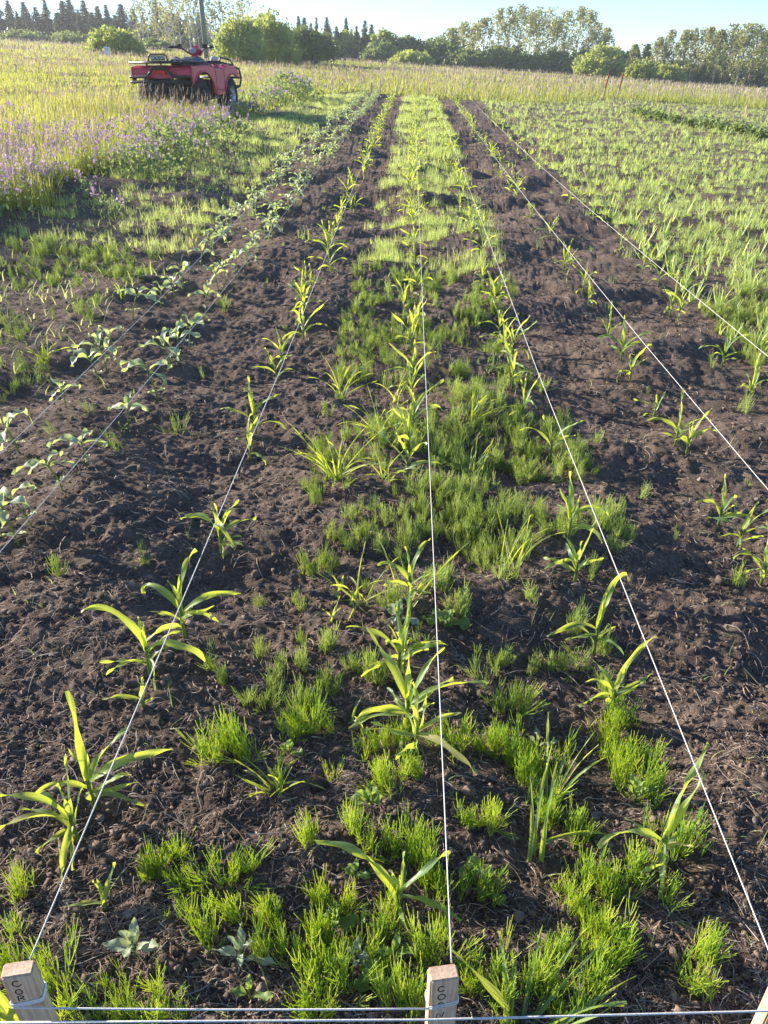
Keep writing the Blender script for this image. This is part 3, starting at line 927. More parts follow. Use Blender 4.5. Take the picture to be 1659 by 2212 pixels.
def cover():
    A = Acc()
    H0 = [HTUFT[k] for k in range(16)]
    H1 = [horsetail(300 + k, (5, 9), False) for k in range(8)]
    H2 = [tuft_blades(320 + k, 12 + 3 * k, 0.06 + 0.014 * k, 0.0040, 0.014 + 0.004 * k, 0.25 + 0.06 * k) for k in range(7)]
    H3 = [tuft_blades(340 + k, 7 + 2 * k, 0.07 + 0.016 * k, 0.008, 0.03 + 0.006 * k, 0.25 + 0.06 * k) for k in range(7)]

    L2 = [tuft_blades(380 + k, 7 + k, 0.05 + 0.011 * k, 0.012, 0.02, 0.85, 2) for k in range(7)]
    L3 = [tuft_blades(390 + k, 6 + k, 0.06 + 0.013 * k, 0.016, 0.035, 0.8, 2) for k in range(7)]

    def put(x, y, leafy=False):
        s = (0.36 + 0.42 * rng.random(len(x)))
        for lo, hi, pr in ((0, 4.2, H0), (4.2, 5.4, H1), (5.4, 10, H2 + L2 * leafy), (10, 60, H3[:4 if leafy else 7] + L3 * leafy)):
            k = (y >= lo) & (y < hi)
            if k.any():
                B = inst(pr, x[k], y[k], s[k]); V, Q, T, t = B.arrays(); A.add(V, Q, None, t)
    rest = np.array([gp(X, Y) for X, Y in ht_pts[300:]])
    if len(rest): put(rest[:, 0], rest[:, 1])
    # centre strip
    def keep(x, y, size, seed, thr):
        return vn(x, y, size, seed) * 0.65 + vn(x, y, size * 0.4, seed + 1) * 0.5 + rng.normal(0, 0.12, len(x)) > thr
    x, y = rand_xy(2500, 1.95, 8, lambda y: -0.36 + 0 * y, lambda y: 0.74 - 0.012 * y, 1.0)
    k = keep(x, y, 0.26, 61, 0.20 - 0.06 * np.clip(y - 2.4, 0, 4)) & (np.abs(x - 0.28 + 0.1) < 0.75); put(x[k], y[k])
    x, y = rand_xy(2600, 8, 25.5, lambda y: -0.30 + 0 * y, lambda y: 0.66 + 0 * y, 0.6)
    k = keep(x, y, 0.45, 61, -0.12 - 0.018 * (y - 8)); put(x[k], y[k])
    # green field at right
    x, y = rand_xy(15500, 3.2, 33, lambda y: 1.80 + 0 * y, lambda y: 0.62 * y + 0.8, 0.35)
    k = keep(x, y, 0.38, 71, 0.29 - 0.058 * np.minimum(y, 13) - 0.25 * sst(0.2, 1.6, x - 1.8)) & (x > 1.75 + 0.1 * vn(x, y, 0.5, 3)) & (soil_mask(x, y) > 0.5); put(x[k], y[k], True)
    # self-sown leafy plants standing over the weeds of the right field
    x, y = rand_xy(2600, 3.2, 33, lambda y: 1.80 + 0 * y, lambda y: 0.62 * y + 0.8, 0.35)
    m = (soil_mask(x, y) > 0.5) & (vn(x, y, 1.6, 77) > -0.3)
    x, y = x[m], y[m]
    H4 = [tuft_blades(360 + k, 5 + k % 3, 0.085 + 0.013 * k, 0.008 + 0.001 * k, 0.006, 0.75, 3) for k in range(6)]
    B = inst(H4, x, y, 0.7 + 0.6 * rng.random(len(x))); V, Q, T, t = B.arrays(); A.add(V, Q, None, t + 0.05)
    # weedy strip at left
    x, y = rand_xy(3000, 2.6, 24, lambda y: edge_left(y) + 0.1, lambda y: -1.62 + 0.2 * sst(12, 22, y), 0.5)
    k = keep(x, y, 0.36, 81, 0.16 - 0.040 * np.minimum(y, 14)); put(x[k], y[k])
    # strays
    x, y = rand_xy(520, 1.6, 20, lambda y: -1.5 + 0 * y, lambda y: 1.7 + 0 * y, 1.2)
    k = rng.random(len(x)) < 0.16; put(x[k], y[k])
    o = A.build('horsetail_cover', M['horsefar'])
    tag(o, 'feathery green horsetail weeds covering the strips and the field', 'horsetail weeds', kind='stuff')

    # short grass and clippings sprouting between the tufts
    B = Acc()
    x, y = rand_xy(2600, 3.0, 22, lambda y: edge_left(y), lambda y: -1.55 + 0 * y, 0.8)
    V, Q, k = blades(np.stack([x, y, ground_z(x, y) - 0.003], 1), 0.05 + 0.09 * rng.random(len(x)), rng.random(len(x)) * 6.28, rng.random(len(x)) * 1.1, 1.0 + rng.random(len(x)), 0.003 + 0.0007 * y, 3)
    B.add(V, Q, None, np.repeat(rng.random(len(x)), k))
    x, y = rand_xy(1500, 0.6, 9, lambda y: -1.2 - 0.25 * y, lambda y: 1.0 + 0.3 * y, 1.5)
    m = soil_mask(x, y) > 0.7; x, y = x[m], y[m]
    V, Q, k = blades(np.stack([x, y, ground_z(x, y) - 0.002], 1), 0.012 + 0.05 * rng.random(len(x)) ** 2, rng.random(len(x)) * 6.28, rng.random(len(x)) * 1.3, 0.8 + rng.random(len(x)), 0.0014 + 0.0006 * y, 3)
    B.add(V, Q, None, np.repeat(rng.random(len(x)), k))
    tag(B.build('grass_sprouts', M['horsefar']), 'thin green grass sprouts scattered over the soil', 'grass sprouts', kind='stuff')


cover()


# a row of dark leafy plants far off in the right field
def leafy_row():
    (x0, y0), (x1, y1) = gp(1368, 250), gp(1690, 312)
    src = None
    for i in range(30):
        t = i / 29
        x, y = x0 + (x1 - x0) * t + rng.normal(0, 0.06), y0 + (y1 - y0) * t + rng.normal(0, 0.1)
        if src is None:
            A = Acc()
            for q in range(26):
                V, Q, tt = leaf_strip(0.02 + 0.26 * rng.random(), rng.random() * 360, 0.20 + 0.10 * rng.random(), 0.12, 45 + rng.normal(0, 25), 60 + rng.normal(0, 30), 0, 0, 'ovate', 0.4 + rng.normal(0, 0.15), 70 + q, (rng.normal(0, 0.06), rng.normal(0, 0.06)), 6)
                A.add(V, Q, None, tt)
            src = A.build('leafy_crop_plant', M['vetchleaf']); o = src
        else:
            o = src.copy(); COL.objects.link(o)
        o.location = (x, y, gz(x, y)); o.rotation_euler = (0, 0, rng.random() * 6.28); o.scale = (0.42 + 0.26 * rng.random(),) * 3
        tag(o, 'dark bushy leafy plant in the diagonal row far off in the green field', 'crop plant', 'leafy plants in the diagonal row of the green field')


leafy_row()


# ------------------------------------------------------------------ single weeds and grass clumps near the camera
def grass_clump(X, Y, n, h, lean, label, w=0.006, az=None, spread=0.012):
    x, y = gp(X, Y)
    rs = np.random.default_rng(int(X * 3 + Y))
    root = empty('grass_clump', (x, y, gz(x, y)))
    A = Acc()
    for i in range(n):
        a = rs.random() * 360 if az is None else az + rs.normal(0, 28)
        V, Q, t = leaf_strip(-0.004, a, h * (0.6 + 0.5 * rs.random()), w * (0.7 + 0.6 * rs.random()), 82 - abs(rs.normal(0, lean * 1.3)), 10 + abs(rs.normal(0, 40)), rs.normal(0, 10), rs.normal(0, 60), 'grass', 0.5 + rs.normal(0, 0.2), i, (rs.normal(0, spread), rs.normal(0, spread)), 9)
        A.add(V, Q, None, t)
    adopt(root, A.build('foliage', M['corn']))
    tag(root, label, 'grass clump', 'clumps of coarse grass among the horsetails')


grass_clump(733, 866, 14, 0.24, 18, 'coarse grass clump left of the middle row, beside tall horsetails')
grass_clump(726, 1042, 26, 0.24, 22, 'large spiky grass clump left of the middle row, the biggest one')
grass_clump(813, 950, 18, 0.20, 32, 'spreading grass clump between the big spiky clump and the middle corn row')
grass_clump(1013, 914, 20, 0.20, 34, 'fan-shaped grass clump right of the middle string', az=60)
grass_clump(1020, 1030, 9, 0.18, 16, 'slim grass clump right of the middle string below the fan-shaped one', az=50)
grass_clump(853, 862, 7, 0.16, 16, 'thin grass tuft against the middle corn row by the weeds')
grass_clump(836, 1058, 9, 0.19, 20, 'narrow grass tuft just left of the middle corn row')
grass_clump(776, 1296, 13, 0.17, 30, 'tall pale grass clump standing alone on bare soil left of the middle row')
grass_clump(726, 1272, 3, 0.075, 22, 'small two-bladed sprout beside the lone tall grass clump', w=0.011)
grass_clump(728, 1333, 3, 0.07, 8, 'single short grass sprout in front of the lone tall clump', w=0.008)
grass_clump(883, 1316, 6, 0.23, 14, 'grey-green grass stalk behind a leafy corn plant of the middle row')
grass_clump(1099, 1262, 11, 0.21, 18, 'bright grass clump left of the right string among horsetails', az=55)
grass_clump(780, 1560, 5, 0.10, 24, 'reddish-tipped grass sprout on the bare patch left of the middle row')
grass_clump(1146, 1850, 4, 0.22, 12, 'single long-bladed grass stem between the middle and right strings', w=0.008)
grass_clump(600, 1695, 14, 0.11, 30, 'low dark grass tuft on bare soil left of the middle row')
grass_clump(1190, 1730, 8, 0.19, 26, 'thin pale grass clump beside horsetails, left of the front right corn plant', az=55)
grass_clump(1150, 2235, 8, 0.20, 34, 'long coarse grass clump leaning right beside the middle stake', w=0.007, az=35)
grass_clump(1090, 2228, 4, 0.20, 26, 'grass blades arching up beside the middle stake', w=0.012, az=115)
grass_clump(30, 2235, 4, 0.16, 22, 'green blade beside the left stake', w=0.012, az=140)
grass_clump(100, 780, 12, 0.16, 26, 'grass clump in the weedy strip beyond the outer seedling row')
grass_clump(270, 655, 8, 0.12, 26, 'small grass clump at the left edge of the tilled soil')


def broad_weed(X, Y, L, n, mat, label, el=35, h=0.03, ratio=0.55, az0=0):
    x, y = gp(X, Y)
    rs = np.random.default_rng(int(X + 7 * Y))
    root = empty('broadleaf_weed', (x, y, gz(x, y)))
    V, Q, T = stem_mesh(h, 0.002, 0.0015)
    adopt(root, mk('stem', V, Q, T, M['cornstem']))
    for i in range(n):
        t = i / max(1, n - 1)
        ll = L * (1 - 0.45 * t)
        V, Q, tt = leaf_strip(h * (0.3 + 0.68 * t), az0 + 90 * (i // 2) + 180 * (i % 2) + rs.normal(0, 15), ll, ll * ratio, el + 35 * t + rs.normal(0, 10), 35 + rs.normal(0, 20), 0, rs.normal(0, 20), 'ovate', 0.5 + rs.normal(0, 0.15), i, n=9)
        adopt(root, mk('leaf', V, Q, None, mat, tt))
    tag(root, label, 'weed', 'broad-leaved weeds on the front soil')


broad_weed(796, 1748, 0.05, 6, M['weed'], 'bright mint-like weed standing alone left of the middle string')
broad_weed(766, 1900, 0.03, 5, M['weed'], 'tiny round-leaved weed left of the first middle corn plant')
broad_weed(726, 1995, 0.04, 6, M['weed'], 'round-leaved weed under a horsetail plume left of the middle row', ratio=0.7)
broad_weed(783, 2006, 0.045, 4, M['weed'], 'narrow-leaved weed below the first middle corn plant', ratio=0.3)
broad_weed(770, 2085, 0.055, 6, M['paleweed'], 'pale upright weed left of the middle stake', ratio=0.35)
broad_weed(850, 2076, 0.05, 4, M['weed'], 'dark weed of three pointed leaves left of the middle stake', ratio=0.38)
broad_weed(805, 2140, 0.045, 6, M['weed'], 'grey-green round weed near the front cross string', ratio=0.6)
broad_weed(290, 2052, 0.056, 7, M['paleweed'], 'pale silvery weed with folded leaves on a soil hump by the left stake', ratio=0.38, h=0.045)
broad_weed(523, 2075, 0.058, 6, M['paleweed'], 'pale long-leaved weed on dark soil between the two stakes', ratio=0.28, h=0.04, el=25)
broad_weed(540, 2155, 0.04, 4, M['weed'], 'small pointed weed on the soil mound by the cross string', ratio=0.4)
broad_weed(1020, 1895, 0.045, 5, M['weed'], 'weed with round dotted leaves just right of the middle string', ratio=0.75)
broad_weed(1053, 1935, 0.035, 5, M['weed'], 'reddish-edged round weed under horsetails right of the middle string', ratio=0.7)
broad_weed(626, 1625, 0.03, 4, M['weed'], 'tiny round-leaved weed left of the low dark grass tuft', ratio=0.8)
broad_weed(860, 1348, 0.06, 8, M['paleweed'], 'spiny grey-green thistle rosette behind middle corn plants', ratio=0.4, el=30)
broad_weed(960, 1352, 0.07, 6, M['weed'], 'grey-green leafy weed touching the middle string', ratio=0.6, el=20)
broad_weed(1370, 1735, 0.06, 6, M['weed'], 'slim grey-green weed left of the front right corn plant', ratio=0.3, el=40)
broad_weed(1165, 1580, 0.055, 5, M['paleweed'], 'pale narrow weed upright among horsetails by the right string', ratio=0.25, el=55)
broad_weed(260, 930, 0.03, 2, M['weed'], 'two-leaved reddish-stemmed sprout on bare soil by the inner row', ratio=0.55)
broad_weed(305, 615, 0.05, 6, M['weed'], 'small bright bushy weed left of the outer seedling row', ratio=0.5)
for X, Y, lab in ((273, 1965, 'round brown pebble on the soil hump by the left stake'), (1222, 1702, 'small pale stone right of the middle string'), (738, 2050, 'grey rounded stone among horsetails left of the middle stake'), (690, 1690, 'half-buried dark round clod left of the middle row')):
    x, y = gp(X, Y)
    V, T = ico(3)
    s = 0.016 if 'grey' in lab or 'clod' in lab else 0.008
    V = V * (1 + 0.12 * np.sin(V[:, 0:1] * 3 + X) * np.cos(V[:, 1:2] * 4))
    o = mk('pebble', V * np.array([1.2, 1, 0.8]) * s, None, T, M['stone'] if 'clod' not in lab else M['clod'])
    o.location = (x, y, gz(x, y) + s * 0.3)
    tag(o, lab, 'stone')


# ------------------------------------------------------------------ stakes and strings
SW, ST, SH = 0.041, 0.021, 0.22       # stake width, thickness, height of its top


def stroke(pts, parent, name='lettering'):
    """marker strokes on the front face; pts are lists of (x, depth below the top) in mm"""
    A = Acc()
    for line in pts:
        P = [(x / 1000, -ST / 2 - 0.0002, SH - z / 1000) for x, z in line]
        V, Q, T = tube_path(P, 0.0010, 6)
        V[:, 1] = -ST / 2 - 0.0002 + (V[:, 1] + ST / 2 + 0.0002) * 0.35
        A.add(V, Q, T)
    o = A.build(name, M['ink'])
    return adopt(parent, o)


def wrap(parent, zs, tilt, name='twine_wrap'):
    A = Acc()
    for z in zs:
        P = []
        w, t, r = SW / 2 + 0.0012, ST / 2 + 0.0012, 0.004
        for cx, cy, a0 in ((w - r, -t + r, -90), (w - r, t - r, 0), (-w + r, t - r, 90), (-w + r, -t + r, 180)):
            for k in range(4):
                a = R(a0 + k * 30)
                x = cx + r * math.cos(a); y = cy + r * math.sin(a)
                P.append((x, y, SH - z / 1000 + tilt * x))
        V, Q, T = tube_path(P, 0.0012, 6, True)
        A.add(V, Q, None)
    return adopt(parent, A.build(name, M['string']))


def near_stake(X, Y, rot, label, lean=(0, 0)):
    p = at_h(X, Y, SH)
    z = float(base_h(np.float64(p.x), np.float64(p.y)))
    root = empty('wooden_stake', (p.x, p.y, z), rot)
    root.rotation_euler = (lean[0], lean[1], rot)
    bm = bmesh.new()
    m = 0.0012
    vs = []
    for zz, jit in ((-0.25, 0.3), (0.0, 1.0), (0.08, 1), (0.15, 1), (SH, 1)):
        vs.append([bm.verts.new((sx * SW / 2 * jit, sy * ST / 2 * jit, zz + (random.uniform(-m, m) if zz == SH else 0))) for sx, sy in ((-1, -1), (1, -1), (1, 1), (-1, 1))])
    for a, b in zip(vs[:-1], vs[1:]):
        for i in range(4):
            bm.faces.new((a[i], a[(i + 1) % 4], b[(i + 1) % 4], b[i]))
    bm.faces.new(vs[-1]); bm.faces.new(list(reversed(vs[0])))
    adopt(root, bevel_mesh('post', bm, M['wood'], None, 0.0022, 2))
    tag(root, label, 'wooden stake', 'wooden stakes at the near end of the strings')
    return root


def arc(cx, cz, rx, rz, a0, a1, n=10):
    return [(cx + rx * math.cos(R(a0 + (a1 - a0) * i / n)), cz - rz * math.sin(R(a0 + (a1 - a0) * i / n))) for i in range(n + 1)]


random.seed(3)
SK1 = near_stake(38, 2092, R(11), 'pale wooden stake lettered down to the R, wrapped thickly with white string')
stroke([arc(-2.5, 17, 5.5, 6.5, 55, 330), arc(-4.2, 36.5, 4.2, 5.5, 0, 360, 14),
        [(-8.5, 58), (-8.0, 46)], [(-8.0, 46)] + arc(-5.2, 49, 4.2, 3, 70, -100, 7), [(-6.0, 52), (-0.5, 56)]], SK1)
wrap(SK1, (61, 63.2, 65.4, 67.4), 0.12)
SK2 = near_stake(958, 2100, R(11), 'pale wooden stake hand-lettered with the whole word, two turns of string around it')
stroke([arc(-4.0, 21, 5.0, 6.5, 50, 320), arc(-3.3, 42, 5.2, 7, 80, 440, 14),
        [(-7.5, 72), (-7.0, 57)], [(-7.0, 57)] + arc(-4.5, 60.5, 5.2, 3.6, 80, -100, 7), [(-4.5, 64.5), (1.5, 71)],
        [(-9.5, 98), (-7.8, 83), (-1.0, 94), (1.5, 83)]], SK2)
wrap(SK2, (60, 65), 0.10)
SK3 = near_stake(1714, 2101, R(8), 'sunlit wooden stake of which only a slanting orange edge shows')


def line_string(name, pts, r, label, group):
    V, Q, T = tube_path(pts, r, 6)
    o = mk(name, V, Q, T, M['string'])
    tag(o, label, 'string', group)
    return o


def sagged(a, b, n=24, sag=0.0):
    a, b = Vector(a), Vector(b)
    out = []
    for i in range(n + 1):
        t = (i / n) ** 1.8
        p = a.lerp(b, t)
        p.z -= sag * 4 * t * (1 - t)
        out.append(p)
    return out


FARX = {'outer': -1.32, 'inner': -1.02}
FARSTAKE = [802, 821, 855, 893, 926, 962, 998, 1127, 1159, 1194, 1227, 1260, 1366, 1419, 1554, 1608]
FARY = [202, 202, 203, 203, 203, 204, 205, 209, 209, 210, 211, 211, 216, 219, 228, 255]
FPOS = [gp(X, Y) for X, Y in zip(FARSTAKE, FARY)]
for i, (x, y) in enumerate(FPOS):
    bm = bmesh.new()
    h = 0.30 + 0.06 * math.sin(i * 2.1)
    bm_box(bm, (0, 0, h / 2 - 0.08), (0.045, 0.025, h + 0.16))
    o = bevel_mesh('field_stake', bm, M['wood'], None, 0.003, 1)
    o.location = (x, y, gz(x, y)); o.rotation_euler = (0.05 * math.sin(i * 3), 0.05 * math.cos(i * 5), i)
    lab = f'small wooden stake at the far end, {ORD[i]} from the left in the line of stakes'
    tag(o, lab, 'wooden stake', 'small stakes along the far end of the field')


def far_top(i):
    x, y = FPOS[i]
    return Vector((x, y, gz(x, y) + 0.24))


def at_row(X, Y):
    return at_h(X, Y, 0.22)


def prow(P, Q, y):
    t = (y - P.y) / (Q.y - P.y)
    v = P.lerp(Q, t); v.z = base_h(v.x, y) + 0.22 + 0.04 * float(sst(6, 14, np.float64(y)))
    return v


def ground_string(p0, p1, label, r=0.0011):
    """a taut string that follows the gentle rise of the field from stake to stake"""
    pts = []
    n = 40
    for i in range(n + 1):
        t = (i / n) ** 2
        v = Vector(p0).lerp(Vector(p1), t)
        g = float(base_h(np.float64(v.x), np.float64(v.y)))
        v.z = g + (1 - t) * (p0[2] - float(base_h(np.float64(p0[0]), np.float64(p0[1])))) + t * 0.27 - 0.006 * 4 * t * (1 - t)
        pts.append(v)
    return line_string('row_string', pts, r, label, 'long strings running down the planted rows')


def stake_pt(sk, dx, dy, dz):
    c, s = math.cos(sk.rotation_euler.z), math.sin(sk.rotation_euler.z)
    l = sk.location
    return Vector((l.x + dx * c - dy * s, l.y + dx * s + dy * c, l.z + dz))


ground_string(stake_pt(SK1, 0.013, 0.011, 0.219), far_top(2), 'long white string running from the left lettered stake down the left corn row')
ground_string(stake_pt(SK2, 0.014, 0.011, 0.219), far_top(3), 'long white string running from the middle lettered stake down the middle corn row')
ground_string(stake_pt(SK3, -0.0195, 0.011, 0.217), far_top(4), 'long white string running from the sunlit third stake along the right corn row')
for (a, b, i, lab) in (((0, 980), (427, 562), 0, 'outermost left string, over the outer row of seedlings'),
                       ((100, 1077), (533, 565), 1, 'string over the inner row of seedlings, second from the left'),
                       ((1659, 1057), (1249, 567), 5, 'string crossing the bare right strip, second from the right'),
                       ((1659, 770), (1406, 562), 6, 'outermost right string, along the edge of the green field')):
    P, Q = at_row(*a), at_row(*b)
    n = prow(P, Q, 0.62)
    f = far_top(i)
    m = P.lerp(Q, 0.5)
    pts = [n]
    for y in (1.2, 2.2, 3.5, 5, 7, 9.5, 12.5, 16, 20):
        q = prow(P, Q, y)
        w = max(0.0, (y - Q.y) / (f.y - Q.y))
        q.x = q.x * (1 - w) + (f.x if w > 0 else 0) * w + (0)
        pts.append(q)
    pts.append(f)
    line_string('row_string', pts, 0.00105, lab, 'long strings running down the planted rows')
a = stake_pt(SK1, -SW / 2, -ST / 2 - 0.0015, SH - 0.068); b = stake_pt(SK2, -SW / 2, -ST / 2 - 0.0015, SH - 0.064)
line_string('cross_string', sagged(a, b, 12, 0.004), 0.0014, 'short white string tied tightly from the left stake to the middle stake', 'strings across the near end')
a, b, c = at_h(-150, 2210, 0.185), at_h(920, 2203, 0.185), at_h(1660, 2184, 0.17)
line_string('cross_string', [a, a.lerp(b, 0.5), b, b.lerp(c, 0.5), c, stake_pt(SK3, 0, -ST / 2 - 0.002, c.z - SK3.location.z)], 0.0015, 'white string crossing the very bottom in front of both lettered stakes', 'strings across the near end')

for X, Y, lean, lab in ((1302, 212, -0.06, 'thin red-topped stake leaning in the green field, first of the pair'), (1333, 212, -0.03, 'red-painted stake with pale foot in the green field, second of the pair')):
    x, y = gp(X, Y)
    root = empty('marker_post', (x, y, gz(x, y))); root.rotation_euler = (0, 0.10 + lean * -1, 0)
    h = top_z(x, y, 158)- gz(x, y)
    bm = bmesh.new(); bm_box(bm, (0, 0, h * 0.2 - 0.1), (0.052, 0.03, h * 0.4 + 0.2)); adopt(root, bevel_mesh('foot', bm, M['wood'], None, 0.004, 1))
    bm = bmesh.new(); bm_box(bm, (0, 0, h * 0.7), (0.055, 0.033, h * 0.6)); adopt(root, bevel_mesh('painted_shaft', bm, M['redpaint'], None, 0.004, 1))
    tag(root, lab, 'marker stake', 'tall red stakes in the field')


# ------------------------------------------------------------------ meadow grass
def grass_height(x, y):
    d = edge_left(y) - x
    left = sst(-0.2, 0.4, d)
    strip = (1 - sst(3.5, 6.0, d)) * (1 - 0.35 * sst(10.5, 14, y)) * (1 - sst(15.2, 17.0, y))
    h = 0.11 + 0.13 * strip + 0.06 * sst(38, 65, y) + 0.05 * vn(x, y, 2.5, 51)
    hf = 0.14 + 0.13 * sst(26, 31, y) - 0.11 * sst(42, 70, y) + 0.05 * vn(x, y, 3, 52)
    return np.where(d > -0.5, h, hf)


def meadow():
    A, S = Acc(), Acc()

    def put(x, y, w, segs, hs=1.0, seedp=0.0, headscale=1.0):
        m = (1 - soil_mask(x, y)) > 0.45 + 0.3 * rng.random(len(x))
        x, y = x[m], y[m]
        w = w[m] if hasattr(w, '__len__') else w
        n = len(x)
        h = np.maximum(0.06, grass_height(x, y)) * (0.55 + 0.65 * rng.random(n)) * hs
        az = rng.normal(0.6, 1.3, n)
        z = ground_z(x, y)
        P = np.stack([x, y, z - 0.01], 1)
        a0 = np.abs(rng.normal(0, 0.2, n))
        V, Q, k = blades(P, h, az, a0, a0 + rng.normal(0.55, 0.5, n), w, segs)
        tint = 0.45 + 0.22 * vn(x, y, 3.0, 55) + rng.normal(0, 0.16, n) + 0.10 * sst(30, 60, y)
        A.add(V, Q, None, np.repeat(tint, k))
        if seedp:
            s = rng.random(n) < seedp
            P2 = P[s]; hh = h[s] * (1.15 + 0.35 * rng.random(s.sum()))
            ws = (w[s] if hasattr(w, '__len__') else np.full(s.sum(), w))
            V, Q, k = blades(P2, hh, az[s], a0[s] * 0.5, a0[s] * 0.5 + 0.25, ws * 0.4, 2, 0.5)
            S.add(V, Q, None, np.repeat(0.75 + 0 * hh, k))
            tip = P2 + np.stack([np.cos(az[s]) * np.sin(a0[s] * 0.5 + .12), np.sin(az[s]) * np.sin(a0[s] * 0.5 + .12), np.cos(a0[s] * 0.5 + .12)], 1) * hh[:, None] * 0.96
            V, Q, k = blades(tip, (0.07 + 0.05 * rng.random(len(hh))) * headscale, az[s], 0.15, 0.6, ws * 1.5, 2, 0.35)
            S.add(V, Q, None, np.repeat(np.clip(0.45 + rng.normal(0, 0.25, len(hh)), 0, 1), k))

    left = lambda y: -0.60 * y - 1.5
    x, y = rand_xy(52000, 5.2, 18, left, lambda y: edge_left(y) + 0.15, 1.2)
    put(x, y, 0.0042 + 0.00026 * y, 3, seedp=0.06)
    x, y = rand_xy(8000, 5.2, 20, lambda y: edge_left(y) - 0.5, lambda y: edge_left(y) + 0.2, 1.0)
    put(x, y, 0.0055 + 0 * y, 3)
    x, y = rand_xy(4200, 13.6, 16.4, lambda y: -6.2 + 0 * y, lambda y: -3.1 + 0 * y, 1.0)
    put(x, y, 0.008, 3, hs=1.55, seedp=0.10)
    x, y = rand_xy(62000, 16, 48, left, lambda y: edge_left(y) + 0.2, 1.3)
    put(x, y, 0.00055 * y, 2, seedp=0.03)
    x, y = rand_xy(75000, 24, 46, lambda y: -0.62 * y, lambda y: 0.72 * y, 0.9)
    put(x, y, 0.00055 * y, 2, seedp=0.14, headscale=1.2)
    x, y = rand_xy(90000, 44, 125, lambda y: -0.64 * y, lambda y: 0.72 * y, 1.3)
    put(x, y, 0.00055 * y, 2, seedp=0.14, headscale=1.6)
    o = A.build('meadow_grass', M['grass'])
    tag(o, 'unmown yellow-green meadow grass around the tilled field', 'meadow grass', kind='stuff')
    o = S.build('grass_seed_heads', M['seed'])
    tag(o, 'pinkish brown seed heads standing over the meadow grass', 'grass seed heads', kind='stuff')


meadow()


def quads_cloud(C, size, stretch=1.8, flat=0.0):
    """leaf shaped faces at points C, randomly turned"""
    n = len(C)
    u = rng.normal(0, 1, (n, 3)); u /= np.linalg.norm(u, axis=1, keepdims=True)
    v = rng.normal(0, 1, (n, 3)); v -= (v * u).sum(1, keepdims=True) * u
    v /= np.linalg.norm(v, axis=1, keepdims=True) + 1e-9
    s = (np.broadcast_to(size, (n,)) * (0.6 + 0.8 * rng.random(n)))[:, None]
    V = np.stack([C - u * s * stretch / 2, C + v * s / 2 - u * s * 0.1, C + u * s * stretch / 2, C - v * s / 2 - u * s * 0.1], 1).reshape(-1, 3)
    return V, np.arange(n * 4).reshape(-1, 4), 4


